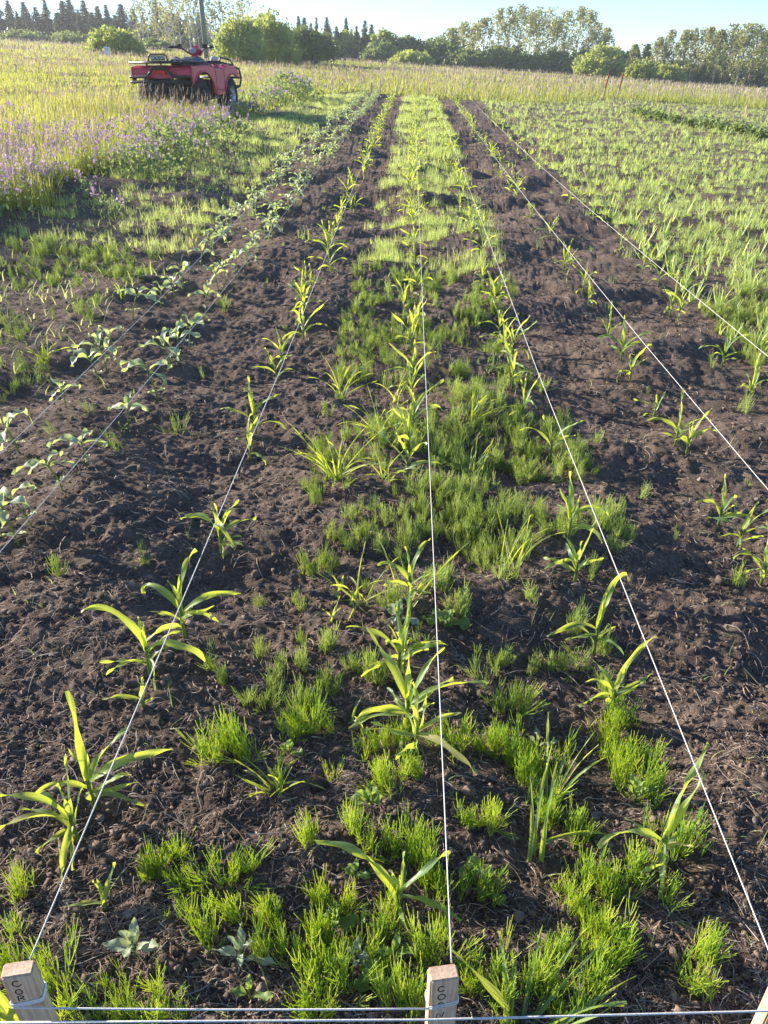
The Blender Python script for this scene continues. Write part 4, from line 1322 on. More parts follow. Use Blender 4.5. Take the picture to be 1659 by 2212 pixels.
def vetch():
    # leafy mounds first, then the flower spikes over them
    A, Fl = Acc(), Acc()
    mounds = []
    for X, Y, r, h, n in ((330, 395, 0.35, 0.45, 700), (400, 360, 0.45, 0.5, 800), (460, 330, 0.5, 0.45, 700), (510, 300, 0.4, 0.35, 500), (10, 470, 0.35, 0.40, 350), (-20, 490, 0.3, 0.38, 250), (105, 425, 0.2, 0.25, 110),
                          (645, 222, 0.55, 0.75, 520), (600, 232, 0.5, 0.45, 300), (670, 218, 0.45, 0.6, 350), (560, 258, 0.4, 0.35, 220)):
        x, y = gp(X, Y); mounds.append((x - 0.45 * r - 0.1, y + 0.8 * r, r, h * 0.8, n))
    for x, y, r, h, n in mounds:
        px, py = x + rng.normal(0, r * 0.6, n), y + rng.normal(0, r * 0.6, n)
        d = np.hypot(px - x, py - y) / r
        pz = ground_z(px, py) + h * np.exp(-d * d * 0.4) * rng.random(n) ** 0.6
        V, Q, k = quads_cloud(np.stack([px, py, pz], 1), 0.012 + 0.0014 * y, 2.2)
        A.add(V, Q, None, np.repeat(np.clip(0.5 + rng.normal(0, 0.2, n), 0, 1), k))
    fx, fy, fz, pale = [], [], [], []

    def spikes(x, y, hmin, hmax, pl):
        fx.extend(x); fy.extend(y); fz.extend(hmin + (hmax - hmin) * rng.random(len(x))); pale.extend([pl] * len(x))
    x, y = rand_xy(2600, 6, 15.5, lambda y: -0.56 * y - 1, lambda y: edge_left(y) - 0.1, 1.2)
    m = vn(x, y, 1.4, 91) + 0.5 * vn(x, y, 0.5, 92) + 0.9 * np.exp(-((x + 4.0) / 1.0) ** 2) * (y > 8.5) > 0.42
    spikes(x[m], y[m], 0.13, 0.31, 0.55)
    for (x, y, r, h, n) in mounds[:7]:
        spikes(x + rng.normal(0, r * 0.55, 70), y + rng.normal(0, r * 0.6, 70), h * 0.55, h * 1.2, 0.4)
    for (x, y, r, h, n) in mounds[7:]:
        spikes(x + rng.normal(0, r * 0.5, 34), y + rng.normal(0, r * 0.5, 34), h * 0.6, h * 1.05, 0.95)
    x, y, hz, pl = map(np.array, (fx, fy, fz, pale))
    z0 = ground_z(x, y)
    n = len(x)
    P0 = np.stack([x, y, z0], 1); P2 = np.stack([x + rng.normal(0, 0.05, n), y + rng.normal(0, 0.05, n), z0 + hz], 1)
    V, Q, k = tubes(P0, (P0 + P2) / 2 + rng.normal(0, 0.02, (n, 3)), P2, 0.0015 + 0.00008 * y, 0.001, 2)
    A.add(V, Q, None, 0.4)
    m = 7
    C = P2[:, None, :] + np.stack([rng.normal(0, 0.010, (n, m)), rng.normal(0, 0.010, (n, m)), -0.05 * rng.random((n, m))], 2)
    V, Q, k = quads_cloud(C.reshape(-1, 3), np.repeat(0.009 + 0.0009 * y, m), 1.6)
    Fl.add(V, Q, None, np.repeat(np.clip(np.repeat(pl, m) + rng.normal(0, 0.2, n * m), 0, 1), k))
    tag(A.build('vetch_foliage', M['vetchleaf']), 'tangled grey-green vetch stems and leaves along the field edge', 'vetch foliage', kind='stuff')
    tag(Fl.build('vetch_blossoms', M['vetch']), 'purple and lilac vetch blossoms scattered through the tall grass', 'vetch flowers', kind='stuff')
    # a few single flowering plants that lean out over the soil
    for X, Y, lab in ((180, 372, 'purple flowering vetch plant at the corner of the tall grass'), (195, 428, 'small lilac vetch spike leaning over the bare soil'), (240, 462, 'purple vetch sprig lying lowest on the dark soil'), (110, 415, 'lilac vetch plant sprawling out of the grass onto the soil')):
        x, y = gp(X, Y)
        root = empty('vetch_plant', (x, y, gz(x, y)))
        A = Acc(); B = Acc()
        for i in range(4):
            a = rng.random() * 6.28; h = 0.12 + 0.14 * rng.random()
            P = [(0, 0, 0), (0.05 * math.cos(a), 0.05 * math.sin(a), h * 0.6), (0.12 * math.cos(a), 0.12 * math.sin(a), h)]
            V, Q, T = tube_path(P, 0.002, 5); A.add(V, Q, T)
            c = np.array(P[2]) + rng.normal(0, 0.014, (11, 3)) * np.array([1, 1, 1.8])
            V, Q, k = quads_cloud(c, 0.016, 1.6); B.add(V, Q, None, np.repeat(np.clip(0.35 + rng.normal(0, .2, 11), 0, 1), k))
            c = np.array(P[1]) * rng.random((22, 1)) * 1.6 + rng.normal(0, 0.022, (22, 3)); c[:, 2] = np.abs(c[:, 2])
            V, Q, k = quads_cloud(c, 0.014, 2.4); A.add(V, Q, None, 0.5)
        adopt(root, A.build('foliage', M['vetchleaf'])); adopt(root, B.build('blossom', M['vetch']))
        tag(root, lab, 'vetch', 'vetch plants at the grass edge')


vetch()


# ------------------------------------------------------------------ trees
def trunk_limbs(h, r, limbs, seed, start=0.3, spread=0.25, up=0.5, pale=False):
    rs = np.random.default_rng(seed)
    A = Acc()
    lx, ly = rs.normal(0, 0.02, 2) * h
    P = [(lx * t * t + 0.01 * h * math.sin(3 * t + seed), ly * t * t, h * t - 0.1 * (t == 0)) for t in np.linspace(0, 1, 7)]
    V, Q, T = tube_path(P, [r * (1 - 0.9 * t) + 0.004 for t in np.linspace(0, 1, 7)], 6); A.add(V, Q, T)
    tips = []
    for i in range(limbs):
        t = start + (0.95 - start) * (i + rs.random()) / limbs
        a = rs.random() * 6.28
        L = spread * h * (1.15 - t) * (0.6 + 0.7 * rs.random())
        b = np.array([lx * t * t, ly * t * t, h * t])
        d = np.array([math.cos(a), math.sin(a), up * (0.6 + 0.8 * rs.random())])
        pts = [b, b + d * L * 0.5, b + d * L + np.array([0, 0, 0.15 * L])]
        rr = r * (1 - t) * 0.5 + 0.006
        V, Q, T = tube_path(pts, [rr, rr * 0.7, rr * 0.3], 5); A.add(V, Q, T)
        tips.append((pts[1], pts[2]))
    return A, tips


def spruce(h, r, seed):
    rs = np.random.default_rng(seed)
    A, _ = trunk_limbs(h, 0.02 * h, 0, seed)
    C, tt = [], []
    nl = int(18 + h)
    gap = rs.random(nl)
    for i in range(nl):
        f = 0.05 + 0.94 * i / nl
        rad = r * (1 - f) ** 0.95 * (0.75 + 0.5 * rs.random()) + 0.02 * r
        nb = int(5 + 5 * (1 - f))
        a0 = rs.random() * 6.28
        for b in range(nb):
            if rs.random() < 0.12: continue
            a = a0 + b * 6.28 / nb + rs.normal(0, 0.2)
            rb = rad * (0.65 + 0.5 * rs.random())
            m = int(12 + 38 * rb / r)
            s = rs.random(m) ** 0.7
            z = f * h - 0.22 * rb * s + 0.10 * rb * s ** 3 + rs.normal(0, 0.012 * h, m)
            wob = rs.normal(0, 0.07 * r, (m, 2))
            C.append(np.stack([math.cos(a) * rb * s + wob[:, 0], math.sin(a) * rb * s + wob[:, 1], z], 1))
            tt.append(np.full(m, 0.45 + rs.normal(0, 0.12)) + 0.2 * s)
    C = np.concatenate(C); tt = np.concatenate(tt)
    V, Q, k = quads_cloud(C, 0.028 * h * (1 - 0.55 * C[:, 2] / h), 2.0)
    return A, (V, Q, np.repeat(tt, k))


def broad(h, w, seed, clusters, per, lo=0.25, leaf=0.16, limbs=10, r=None, sparse=1.0, pointy=0.0, spr=0.3):
    rs = np.random.default_rng(seed)
    A, tips = trunk_limbs(h * 0.96, r or 0.012 * h, limbs, seed, max(0.12, lo - 0.1), spr, 0.9)
    C, tt = [], []
    for i in range(clusters):
        f = lo + (1 - lo) * rs.random() ** (0.85 + pointy)
        prof = math.sin(PI * min(1, ((f - lo) / (1 - lo)) * 0.72 + 0.25)) ** 0.7
        a = rs.random() * 6.28; q = math.sqrt(rs.random())
        rad = w / 2 * prof * q
        c = np.array([math.cos(a) * rad, math.sin(a) * rad, f * h])
        s = (0.035 * h + 0.05 * w) * (0.6 + 0.8 * rs.random())
        m = int(per * (0.5 + rs.random()) * sparse)
        C.append(c + rs.normal(0, 1, (m, 3)) * s * np.array([0.55, 0.55, 0.85]))
        tt.append(np.full(m, 0.5 + rs.normal(0, 0.16)))
    C = np.concatenate(C); tt = np.concatenate(tt)
    k_ = (C[:, 2] > lo * h * 0.6) & (C[:, 2] < h * 1.02); C, tt = C[k_], tt[k_]
    V, Q, k = quads_cloud(C, leaf, 1.5)
    return A, (V, Q, np.repeat(tt, k))


def dome(h, w, d, seed, clusters=60, per=70, leaf=0.12):
    rs = np.random.default_rng(seed)
    A = Acc()
    for i in range(9):
        a = rs.random() * 6.28; e = 0.5 + 0.9 * rs.random()
        t = np.array([math.cos(a) * w * 0.33 * math.cos(e), math.sin(a) * d * 0.33 * math.cos(e), h * 0.75 * math.sin(e)])
        V, Q, T = tube_path([np.array([0, 0, -0.1]), t * 0.5 + np.array([0, 0, 0.1 * h]), t], [0.03 * h * 0.5, 0.01 * h, 0.004 * h], 5); A.add(V, Q, T)
    C, tt = [], []
    lob = [(rs.random() * 6.28, 0.6 + 0.55 * rs.random()) for _ in range(6)]
    for i in range(clusters):
        a = rs.random() * 6.28
        e = math.asin(rs.random() ** 0.75)
        k = 0.80 + 0.28 * rs.random() if rs.random() < 0.8 else 0.4 + 0.4 * rs.random()
        k *= 0.86 + 0.2 * max(math.cos(a - q[0]) * q[1] for q in lob)
        c = np.array([math.cos(a) * w / 2 * math.cos(e) * k, math.sin(a) * d / 2 * math.cos(e) * k, h * 0.92 * math.sin(e) * k + 0.05 * h])
        m = int(per * (0.5 + rs.random()))
        s = 0.085 * (h + w / 2) * (0.6 + 0.7 * rs.random())
        C.append(c + rs.normal(0, 1, (m, 3)) * s * np.array([0.6, 0.6, 0.5])); tt.append(np.full(m, 0.5 + rs.normal(0, 0.15)))
    # some upright shoots that break the outline
    for i in range(26):
        a = rs.random() * 6.28; q = rs.random() ** 0.6
        b = np.array([math.cos(a) * w * 0.46 * q, math.sin(a) * d * 0.46 * q, h * 0.9 * math.sqrt(max(0.02, 1 - q * q))])
        m = 12
        t = rs.random((m, 1))
        C.append(b + np.array([[math.cos(a) * 0.25, math.sin(a) * 0.25, 1.0]]) * t * h * 0.16 + rs.normal(0, 0.02 * h, (m, 3))); tt.append(np.full(m, 0.6))
    C = np.concatenate(C); tt = np.concatenate(tt)
    C[:, 2] = np.abs(C[:, 2])
    V, Q, k = quads_cloud(C, leaf, 1.6)
    return A, (V, Q, np.repeat(tt, k))


def plant_tree(name, loc, parts, bark, leaf, label, cat, group, rz=0.0):
    root = empty(name, loc, rz)
    A, (V, Q, t) = parts
    adopt(root, A.build('trunk' if 'tree' in name else 'stem', M[bark]))
    adopt(root, mk('crown', V, Q, None, M[leaf], t, None, False))
    tag(root, label, cat, group)
    return root


def spot(X, dist):
    d = ray(X, 110)
    x, y = dist * d[0] / d[1], dist
    return x, y, gz(x, y)


def pxm(x, y, z):
    return F / float(np.array([x, y, z - CAM_H]) @ FWD)


SPR = [spruce(8.0, 1.7, 700 + k) for k in range(5)]
spl = [(-14, 4, 100), (12, 3, 98), (37, -2, 102), (52, 22, 96), (70, 2, 104), (93, 13, 97), (115, -3, 101), (134, 26, 95), (152, -1, 99), (167, -4, 105), (182, 18, 96), (196, -2, 100), (210, 24, 97), (224, 10, 103), (243, 8, 99), (258, 30, 95), (274, 6, 98), (298, 16, 94), (318, 34, 100), (347, 10, 92), (372, 28, 96),
       (600, 60, 108), (648, 32, 100), (660, 35, 104), (674, 48, 98), (686, 35, 102), (708, 34, 100), (728, 55, 99), (749, 36, 103), (771, 54, 100), (789, 42, 98), (803, 50, 101)]
nfront = len(spl)
spl += [(-20 + 17 * k + rng.normal(0, 4), 24 + 22 * rng.random(), 107 + 6 * rng.random()) for k in range(26)] + [(640 + 15 * k, 58 + 14 * rng.random(), 108) for k in range(13)] + [(384 + 13 * k, 16 + 26 * rng.random(), 99) for k in range(6)]
for i, (X, top, dist) in enumerate(spl):
    x, y, z = spot(X, dist)
    h = top_z(x, y, top) - z
    w = 1.0 + 0.25 * math.sin(i * 1.7)
    A, Lf = SPR[i % 5]
    if i < 5:
        o = plant_tree('spruce_tree', (x, y, z), SPR[i], 'bark', 'spruce', '', '', None)
        PRO = o
    else:
        o = copy_tree(bpy.data.objects['spruce_tree' if i % 5 == 0 else 'spruce_tree.%03d' % (i % 5)])
    o.location = (x, y, z); o.rotation_euler = (0, 0, i * 1.3)
    s = h / 8.0
    sw = (1.8 if X < 420 else 1.2) * s * w
    o.scale = (max(sw, 0.45), max(sw, 0.45), s)
    if i >= nfront:
        lab = 'half-hidden spruce in the back rank of the ' + ('left treeline' if X < 460 else 'group behind the central bushes')
        tag(o, lab, 'spruce', 'back rank spruces of the ' + ('left treeline' if X < 460 else 'central group'))
        continue
    if X < 420:
        lab = f'dark pointed spruce, {ORD[i]} from the left in the left treeline'
    else:
        lab = f'slender dark spruce, {ORD[i - 21]} from the left in the group behind the central bushes'
    tag(o, lab, 'spruce', 'spruces along the far treeline')

# pale, thin trunks with little foliage behind the quad
for i in range(24):
    X = 305 + i * 10.2 + rng.normal(0, 4)
    dist = 78 + 14 * rng.random()
    x, y, z = spot(X, dist)
    top = rng.uniform(-30, 8)
    h = top_z(x, y, top) - z
    o = plant_tree('birch_tree', (x, y, z), broad(h, 2.2, 800 + i, 16, 14, 0.3 if i % 3 else 0.12, 0.13, 16, 0.055, 0.8 if i % 3 else 1.6, 0.0, 0.24), 'palebark', 'aspen', f'thin pale birch with sparse leaves, {ORD[i]} from the left behind the quad bike', 'birch', 'thin birches behind the quad bike', i)

BUSH = [  # x, base y, top y, width (px of the photograph), leaf, label
    (247, 121, 62, 118, 'bush', 'rounded green willow bush standing alone near the white sign'),
    (205, 118, 92, 34, 'bush', 'low light green shrub at the foot of the lone willow bush'),
    (520, 138, 48, 120, 'bush', 'tall yellow-green willow bush just beyond the utility pole'),
    (535, 139, 112, 40, 'bush', 'small pale shrub in front of the tall willow bush'),
    (580, 138, 40, 110, 'bush', 'tallest rounded willow bush in the central clump'),
    (655, 138, 64, 130, 'darkbush', 'dark rounded bush to the right of the tall willows'),
    (641, 138, 100, 42, 'bush', 'small bright shrub in front of the dark rounded bush'),
    (745, 132, 72, 70, 'bush', 'light green bush below the central spruces'),
    (772, 134, 84, 60, 'darkbush', 'dark bush filling the gap beside the light green bush'),
    (830, 132, 70, 80, 'bush', 'grey-green bush at the right end of the spruce group'),
    (880, 134, 84, 80, 'darkbush', 'mid green bush under the bare dead twigs'),
    (822, 138, 96, 104, 'darkbush', 'broad dome-shaped bush in the low central hedge'),
    (885, 143, 112, 104, 'bush', 'pale dome bush in front of the low central hedge'),
    (945, 140, 86, 116, 'darkbush', 'long dark bush behind the pale dome bush'),
    (1010, 150, 112, 110, 'darkbush', 'low spreading bush below the tall aspens, left end'),
    (1075, 153, 110, 120, 'darkbush', 'low bush with bright top below the tall aspens'),
    (1150, 158, 128, 110, 'darkbush', 'low dark bush below the right end of the aspens'),
    (1228, 163, 142, 64, 'darkbush', 'small dark bush between the aspens and the round willow'),
    (1300, 170, 108, 112, 'bush', 'round willow bush standing behind the red stakes'),
    (1350, 172, 118, 60, 'darkbush', 'dark bush against the right side of the round willow'),
    (1388, 177, 132, 72, 'bush', 'yellow-green bush to the right of the red stakes'),
    (1445, 180, 142, 84, 'bush', 'light green bush next to the yellow-green bush'),
    (1515, 181, 152, 90, 'darkbush', 'low dark hedge bush at the foot of the big right trees'),
    (1590, 183, 150, 90, 'darkbush', 'shadowy low bush under the big right trees'),
    (1650, 186, 150, 80, 'darkbush', 'low bush at the far right end of the treeline'),
    (1090, 152, 106, 120, 'darkbush', 'tall dark thicket filling between the aspen trunks, left half'),
    (1190, 157, 112, 130, 'darkbush', 'tall dark thicket filling between the aspen trunks, right half'),
    (1270, 165, 112, 70, 'darkbush', 'dark thicket behind the round willow'),
    (1480, 180, 134, 90, 'darkbush', 'tall dark thicket among the tall right trees, left end'),
    (1560, 183, 130, 100, 'darkbush', 'tall dark thicket among the tall right trees, middle'),
    (1640, 187, 130, 90, 'darkbush', 'tall dark thicket among the tall right trees, right end'),
    (330, 112, 88, 80, 'darkbush', 'dark undergrowth bush among the pale birch trunks'),
    (405, 112, 80, 90, 'darkbush', 'dark bush behind the quad bike handlebars'),
    (60, 88, 70, 110, 'darkbush', 'dark undergrowth at the foot of the left spruces'),
    (160, 92, 74, 110, 'darkbush', 'dark undergrowth below the middle of the left spruces'),
    (285, 100, 78, 80, 'darkbush', 'dark undergrowth behind the lone willow bush'),
]
for i, (X, by, ty, w, lf, lab) in enumerate(BUSH):
    x, y = gp(X, by)
    dist = min(y, 100.0)
    if X < 300 and by < 110: dist = 90
    x, y, z = spot(X, dist)
    h = top_z(x, y, ty) - z
    W = w / pxm(x, y, z)
    leaf = max(0.07, 0.0019 * dist)
    big = w * (by - ty)
    plant_tree('bush', (x, y, z), dome(h, W, W * 0.8, 1200 + i, int(24 + big / 75), 62, leaf), 'bark', lf, lab, 'bush', 'bushes along the far edge of the meadow', i * 0.7)

ASP = [(975, 62, 60), (1000, 48, 50), (1025, 52, 40), (1045, 40, 60), (1075, 20, 46), (1098, 18, 44), (1120, 12, 50), (1142, 24, 40), (1158, 16, 50), (1180, 17, 54), (1200, 38, 46), (1218, 26, 54), (1246, 16, 54), (1268, 24, 44), (1285, 52, 46), (1306, 62, 40),
       (1372, 98, 26), (1398, 97, 26), (1425, 82, 42), (1446, 66, 44), (1480, 66, 42), (1500, 62, 44), (1528, 60, 46), (1552, 66, 44), (1578, 54, 48), (1606, 53, 48), (1630, 54, 48), (1655, 66, 44), (1685, 60, 50)]
for i, (X, top, w) in enumerate(ASP):
    dist = (100 if X < 1350 else 92) + 9 * ((i * 7) % 5) / 5
    x, y, z = spot(X, dist)
    h = top_z(x, y, top) - z
    W = w / pxm(x, y, z)
    dense = X > 1510
    where = 'aspen grove right of the centre' if X < 1350 else ('two small trees beside the gap of sky' if X < 1410 else 'tall trees at the right edge')
    base = 0 if X < 1350 else (16 if X < 1410 else 18)
    plant_tree('aspen_tree', (x, y, z), broad(h, W * 1.1, 1500 + i, 64 if dense else 56, 30 if dense else 24, 0.03 if dense else 0.06, 0.14, 12, 0.09, 1.0, -0.2, 0.22), 'palebark' if i % 2 else 'bark', 'aspen',
               f'grey-green aspen, {ORD[i - base]} from the left in the {where}', 'aspen', 'aspens along the far treeline', i)
for i in range(8):
    X = 862 + i * 7.5
    x, y, z = spot(X, 104)
    h = top_z(x, y, 58 + 10 * rng.random()) - z
    A, _ = trunk_limbs(h, 0.04, 14, 1700 + i, 0.35, 0.3, 1.3)
    root = empty('dead_tree', (x, y, z))
    adopt(root, A.build('trunk', M['palebark']))
    tag(root, 'bare grey dead sapling among the twigs rising over the central hedge', 'dead sapling', 'bare dead saplings over the central hedge')

# utility pole
x, y = gp(447, 134)
root = empty('utility_pole', (x, y, gz(x, y))); root.rotation_euler = (0, 0.004, 0)
V, Q, T = tube_path([(0, 0, -0.5), (0, 0, 3), (0, 0, 6), (0, 0, 9.6)], [0.135, 0.128, 0.12, 0.105], 16)
adopt(root, mk('shaft', V, Q, T, M['pole']))
bm = bmesh.new(); bm_box(bm, (0, -0.12, 8.9), (2.2, 0.1, 0.12)); adopt(root, bevel_mesh('crossarm', bm, M['pole'], None, 0.01, 1))
tag(root, 'plain grey-green utility pole rising behind the quad bike', 'utility pole')

# little white sign in the grass
x, y = gp(233, 124)
root = empty('sign', (x, y, gz(x, y)), R(8))
zt = top_z(x, y, 101) - gz(x, y)
wd, hg = 12.5 / pxm(x, y, 1), 20 / pxm(x, y, 1)
bm = bmesh.new(); bm_box(bm, (0, 0, (zt - hg) / 2 - 0.1), (0.05, 0.04, zt - hg + 0.3)); adopt(root, bevel_mesh('post', bm, M['wood'], None, 0.004, 1))
bm = bmesh.new(); bm_box(bm, (0, -0.035, zt - hg / 2), (wd, 0.02, hg), Matrix.Rotation(R(7), 4, 'Y')); adopt(root, bevel_mesh('panel', bm, M['white'], None, 0.006, 1))
bm = bmesh.new()
for k, (ww, zz) in enumerate(((0.6, 0.33), (0.42, 0.2))):
    bm_box(bm, (0.02 * (1 - zz), -0.047, zt - hg / 2 + hg * zz), (wd * ww, 0.004, hg * 0.06), Matrix.Rotation(R(7), 4, 'Y'))
adopt(root, bevel_mesh('lettering', bm, M['gauge'], None, 0, 1))
tag(root, 'small white sign board tilted in the grass before the lone willow bush', 'sign')


# ------------------------------------------------------------------ quad bike
def quad():
    ax, ay = -4.32, 16.75
    root = empty('quad_bike', (ax, ay, gz(ax, ay)), R(-13)); root.scale = (1.02, 1.02, 1.0)

    def P(name, V, Q, T, mat): return adopt(root, mk(name, V, Q, T, M[mat]))

    def B(name, boxes, mat, bev=0.01):
        bm = bmesh.new()
        for c, s, *r in boxes: bm_box(bm, c, s, r[0] if r else None)
        return adopt(root, bevel_mesh(name, bm, M[mat], None, bev, 2))

    def Tb(name, paths, r, mat, k=8):
        A = Acc()
        for p in paths:
            V, Q, T = tube_path(p, r, k); A.add(V, Q, T)
        return adopt(root, A.build(name, M[mat]))
    # wheels
    for sx, wy, steer in ((-1, -0.62, 0), (1, -0.62, 0), (-1, 0.66, 0.12), (1, 0.66, 0.12)):
        A = Acc()
        rad, hw, n = 0.32, 0.13, 36
        prof = [(0.17, hw * 0.8), (0.20, hw * 0.97), (0.26, hw), (0.295, hw * 0.86), (0.305, hw * 0.4), (0.305, -hw * 0.4), (0.295, -hw * 0.86), (0.26, -hw), (0.20, -hw * 0.97), (0.17, -hw * 0.8)]
        V = [(x, r * math.cos(2 * PI * j / n), r * math.sin(2 * PI * j / n)) for j in range(n) for r, x in prof]
        m = len(prof)
        Q = [(j * m + i, j * m + i + 1, ((j + 1) % n) * m + i + 1, ((j + 1) % n) * m + i) for j in range(n) for i in range(m - 1)]
        A.add(V, Q)
        for j in range(18):
            for q in (-1, 1):
                a = 2 * PI * (j + 0.25 * q) / 18
                mat = Matrix.Rotation(a, 4, 'X') @ Matrix.Translation((q * hw * 0.45, 0, 0.308)) @ Matrix.Rotation(q * 0.5, 4, 'Z') @ Matrix.Diagonal((hw * 0.85, 0.034, 0.034, 1))
                c = [mat @ Vector((i, k, l)) for i in (-.5, .5) for k in (-.5, .5) for l in (-.5, .5)]
                A.add([tuple(v) for v in c], [(0, 1, 3, 2), (4, 6, 7, 5), (0, 4, 5, 1), (2, 3, 7, 6), (0, 2, 6, 4), (1, 5, 7, 3)])
        w = adopt(root, A.build('wheel', M['rubber'], None, False))
        w.location = (sx * 0.45, wy, 0.32); w.rotation_euler = (0, 0, steer)
        A = Acc()
        for r0, r1, x0, x1 in ((0.165, 0.175, 0.10, 0.11), (0.14, 0.165, 0.075, 0.10), (0.0, 0.06, 0.085, 0.085)):
            V = [(x * sx, r * math.cos(2 * PI * j / 28), r * math.sin(2 * PI * j / 28)) for j in range(28) for r, x in ((r0, x0), (r1, x1))]
            A.add(V, [(2 * j, 2 * j + 1, 2 * ((j + 1) % 28) + 1, 2 * ((j + 1) % 28)) for j in range(28)])
        for j in range(6):
            a = 2 * PI * j / 6
            pts = [(0.09 * sx, 0.03 * math.cos(a), 0.03 * math.sin(a)), (0.105 * sx, 0.155 * math.cos(a), 0.155 * math.sin(a))]
            V, Q, T = tube_path(pts, [0.024, 0.016], 6); A.add(V, Q, T)
        V = [(0.05 * sx, 0.17 * math.cos(2 * PI * j / 28), 0.17 * math.sin(2 * PI * j / 28)) for j in range(28)] + [(0.05 * sx, 0, 0)]
        A.add(V, None, [(28, j, (j + 1) % 28) for j in range(28)])
        rim = A.build('rim', M['alloy' if wy > 0 else 'black'], None, True); rim.parent = w;  # rear rims coloured black to stand for the shade inside the arches
        if wy > 0: rim['label'] = 'grey spoked alloy rim'
    # lower body
    B('chassis', [((0, 0.0, 0.40), (0.44, 1.75, 0.22)), ((0, -0.60, 0.50), (0.62, 0.55, 0.20)), ((0, 0.62, 0.48), (0.6, 0.5, 0.22)), ((0, -0.62, 0.32), (0.62, 0.12, 0.12)), ((0, 0.66, 0.32), (0.62, 0.12, 0.12))], 'black', 0.02)
    B('underguard', [((-0.12, -0.93, 0.45), (0.34, 0.03, 0.26)), ((0.22, -0.93, 0.42), (0.26, 0.05, 0.30))], 'black', 0.012)
    B('exhaust', [((-0.26, -0.98, 0.50), (0.13, 0.12, 0.11))], 'seat', 0.03)
    Tb('hitch_frame', [[(-0.30, -0.96, 0.58), (-0.30, -1.0, 0.42), (-0.18, -0.98, 0.30), (0.05, -0.98, 0.30), (0.16, -1.0, 0.42), (0.16, -0.97, 0.60)]], 0.018, 'tube')
    # red side panels with wheel arches
    for sx in (-1, 1):
        yz = [(-0.98, 0.82), (-0.30, 0.83), (-0.05, 0.78), (0.30, 0.78), (0.50, 0.84), (0.72, 0.83), (0.90, 0.77), (0.97, 0.70), (0.95, 0.66)]
        yz += [(0.66 + 0.38 * math.cos(R(a)), 0.31 + 0.38 * math.sin(R(a))) for a in range(56, 172, 10)]
        yz += [(0.26, 0.36), (0.02, 0.35)]
        yz += [(-0.57 + 0.45 * math.cos(R(a)), 0.31 + 0.44 * math.sin(R(a))) for a in range(8, 152, 9)]
        yz += [(-0.97, 0.54), (-1.00, 0.62)]
        bm = bmesh.new(); bm_prism(bm, yz, sx * 0.565, sx * 0.595)
        adopt(root, bevel_mesh('side_panel', bm, M['red'], None, 0.006, 2))
        # arch lips
        Tb('arch_trim', [[(sx * 0.60, -0.57 + 0.45 * math.cos(R(a)), 0.31 + 0.44 * math.sin(R(a))) for a in range(6, 150, 9)]], 0.018, 'red')
        Tb('front_arch_trim', [[(sx * 0.60, 0.66 + 0.38 * math.cos(R(a)), 0.31 + 0.38 * math.sin(R(a))) for a in range(56, 172, 9)]], 0.016, 'red')
        for c, d in (((0.42, -0.57, 0.735), (0.27, 0.78, 0.04)), ((0.30, -0.57, 0.58), (0.03, 0.84, 0.30)), ((0.42, 0.66, 0.70), (0.27, 0.46, 0.03)), ((0.30, 0.62, 0.56), (0.03, 0.62, 0.25))):
            B('wheel_liner', [((sx * c[0], c[1], c[2]), d)], 'black', 0.006)
        B('mud_flap', [((sx * 0.42, -0.28, 0.45), (0.28, 0.03, 0.34))], 'black', 0.006)
        B('mud_flap', [((sx * 0.42, 0.30, 0.45), (0.28, 0.03, 0.30))], 'black', 0.006)
    bm = bmesh.new(); bm_prism(bm, [(-0.99, 0.64), (-0.985, 0.79), (-0.93, 0.835), (-0.30, 0.845), (-0.05, 0.80), (-0.05, 0.76), (-0.9, 0.77), (-0.95, 0.70), (-0.95, 0.64)], -0.564, 0.564)
    adopt(root, bevel_mesh('rear_fender', bm, M['red'], None, 0.012, 2))
    bm = bmesh.new(); bm_prism(bm, [(0.30, 0.77), (0.52, 0.85), (0.80, 0.81), (1.00, 0.71), (1.00, 0.66), (0.78, 0.76), (0.5, 0.79), (0.32, 0.73)], -0.564, 0.564)
    adopt(root, bevel_mesh('front_fender', bm, M['red'], None, 0.012, 2))
    # seat and tank
    bm = bmesh.new(); bm_prism(bm, [(-0.42, 0.84), (-0.42, 0.93), (-0.25, 0.955), (0.0, 0.93), (0.16, 0.90), (0.16, 0.80)], -0.17, 0.17)
    adopt(root, bevel_mesh('seat', bm, M['seat'], None, 0.045, 4))
    bm = bmesh.new(); bm_prism(bm, [(0.02, 0.74), (0.06, 0.92), (0.18, 0.985), (0.34, 0.97), (0.52, 0.86), (0.55, 0.78)], -0.20, 0.20)
    adopt(root, bevel_mesh('tank_cover', bm, M['seat'], None, 0.05, 4))
    # steering head with gauge, handlebars
    hd = B('headlight_pod', [((0, 0.40, 1.06), (0.25, 0.20, 0.19), Matrix.Rotation(R(-22), 4, 'X'))], 'red', 0.06)
    V, T = ico(3)
    g = P('gauge', V * np.array([0.072, 0.016, 0.055]) @ np.array(Matrix.Rotation(R(22), 3, 'X')) + np.array([0, 0.295, 1.085]), None, T, 'gauge')
    Tb('handlebar', [[(-0.44, 0.20, 1.14), (-0.26, 0.30, 1.14), (-0.10, 0.36, 1.03), (0.10, 0.36, 1.03), (0.26, 0.30, 1.14), (0.44, 0.20, 1.14)], [(0, 0.36, 1.03), (0, 0.46, 0.82)]], 0.016, 'tube')
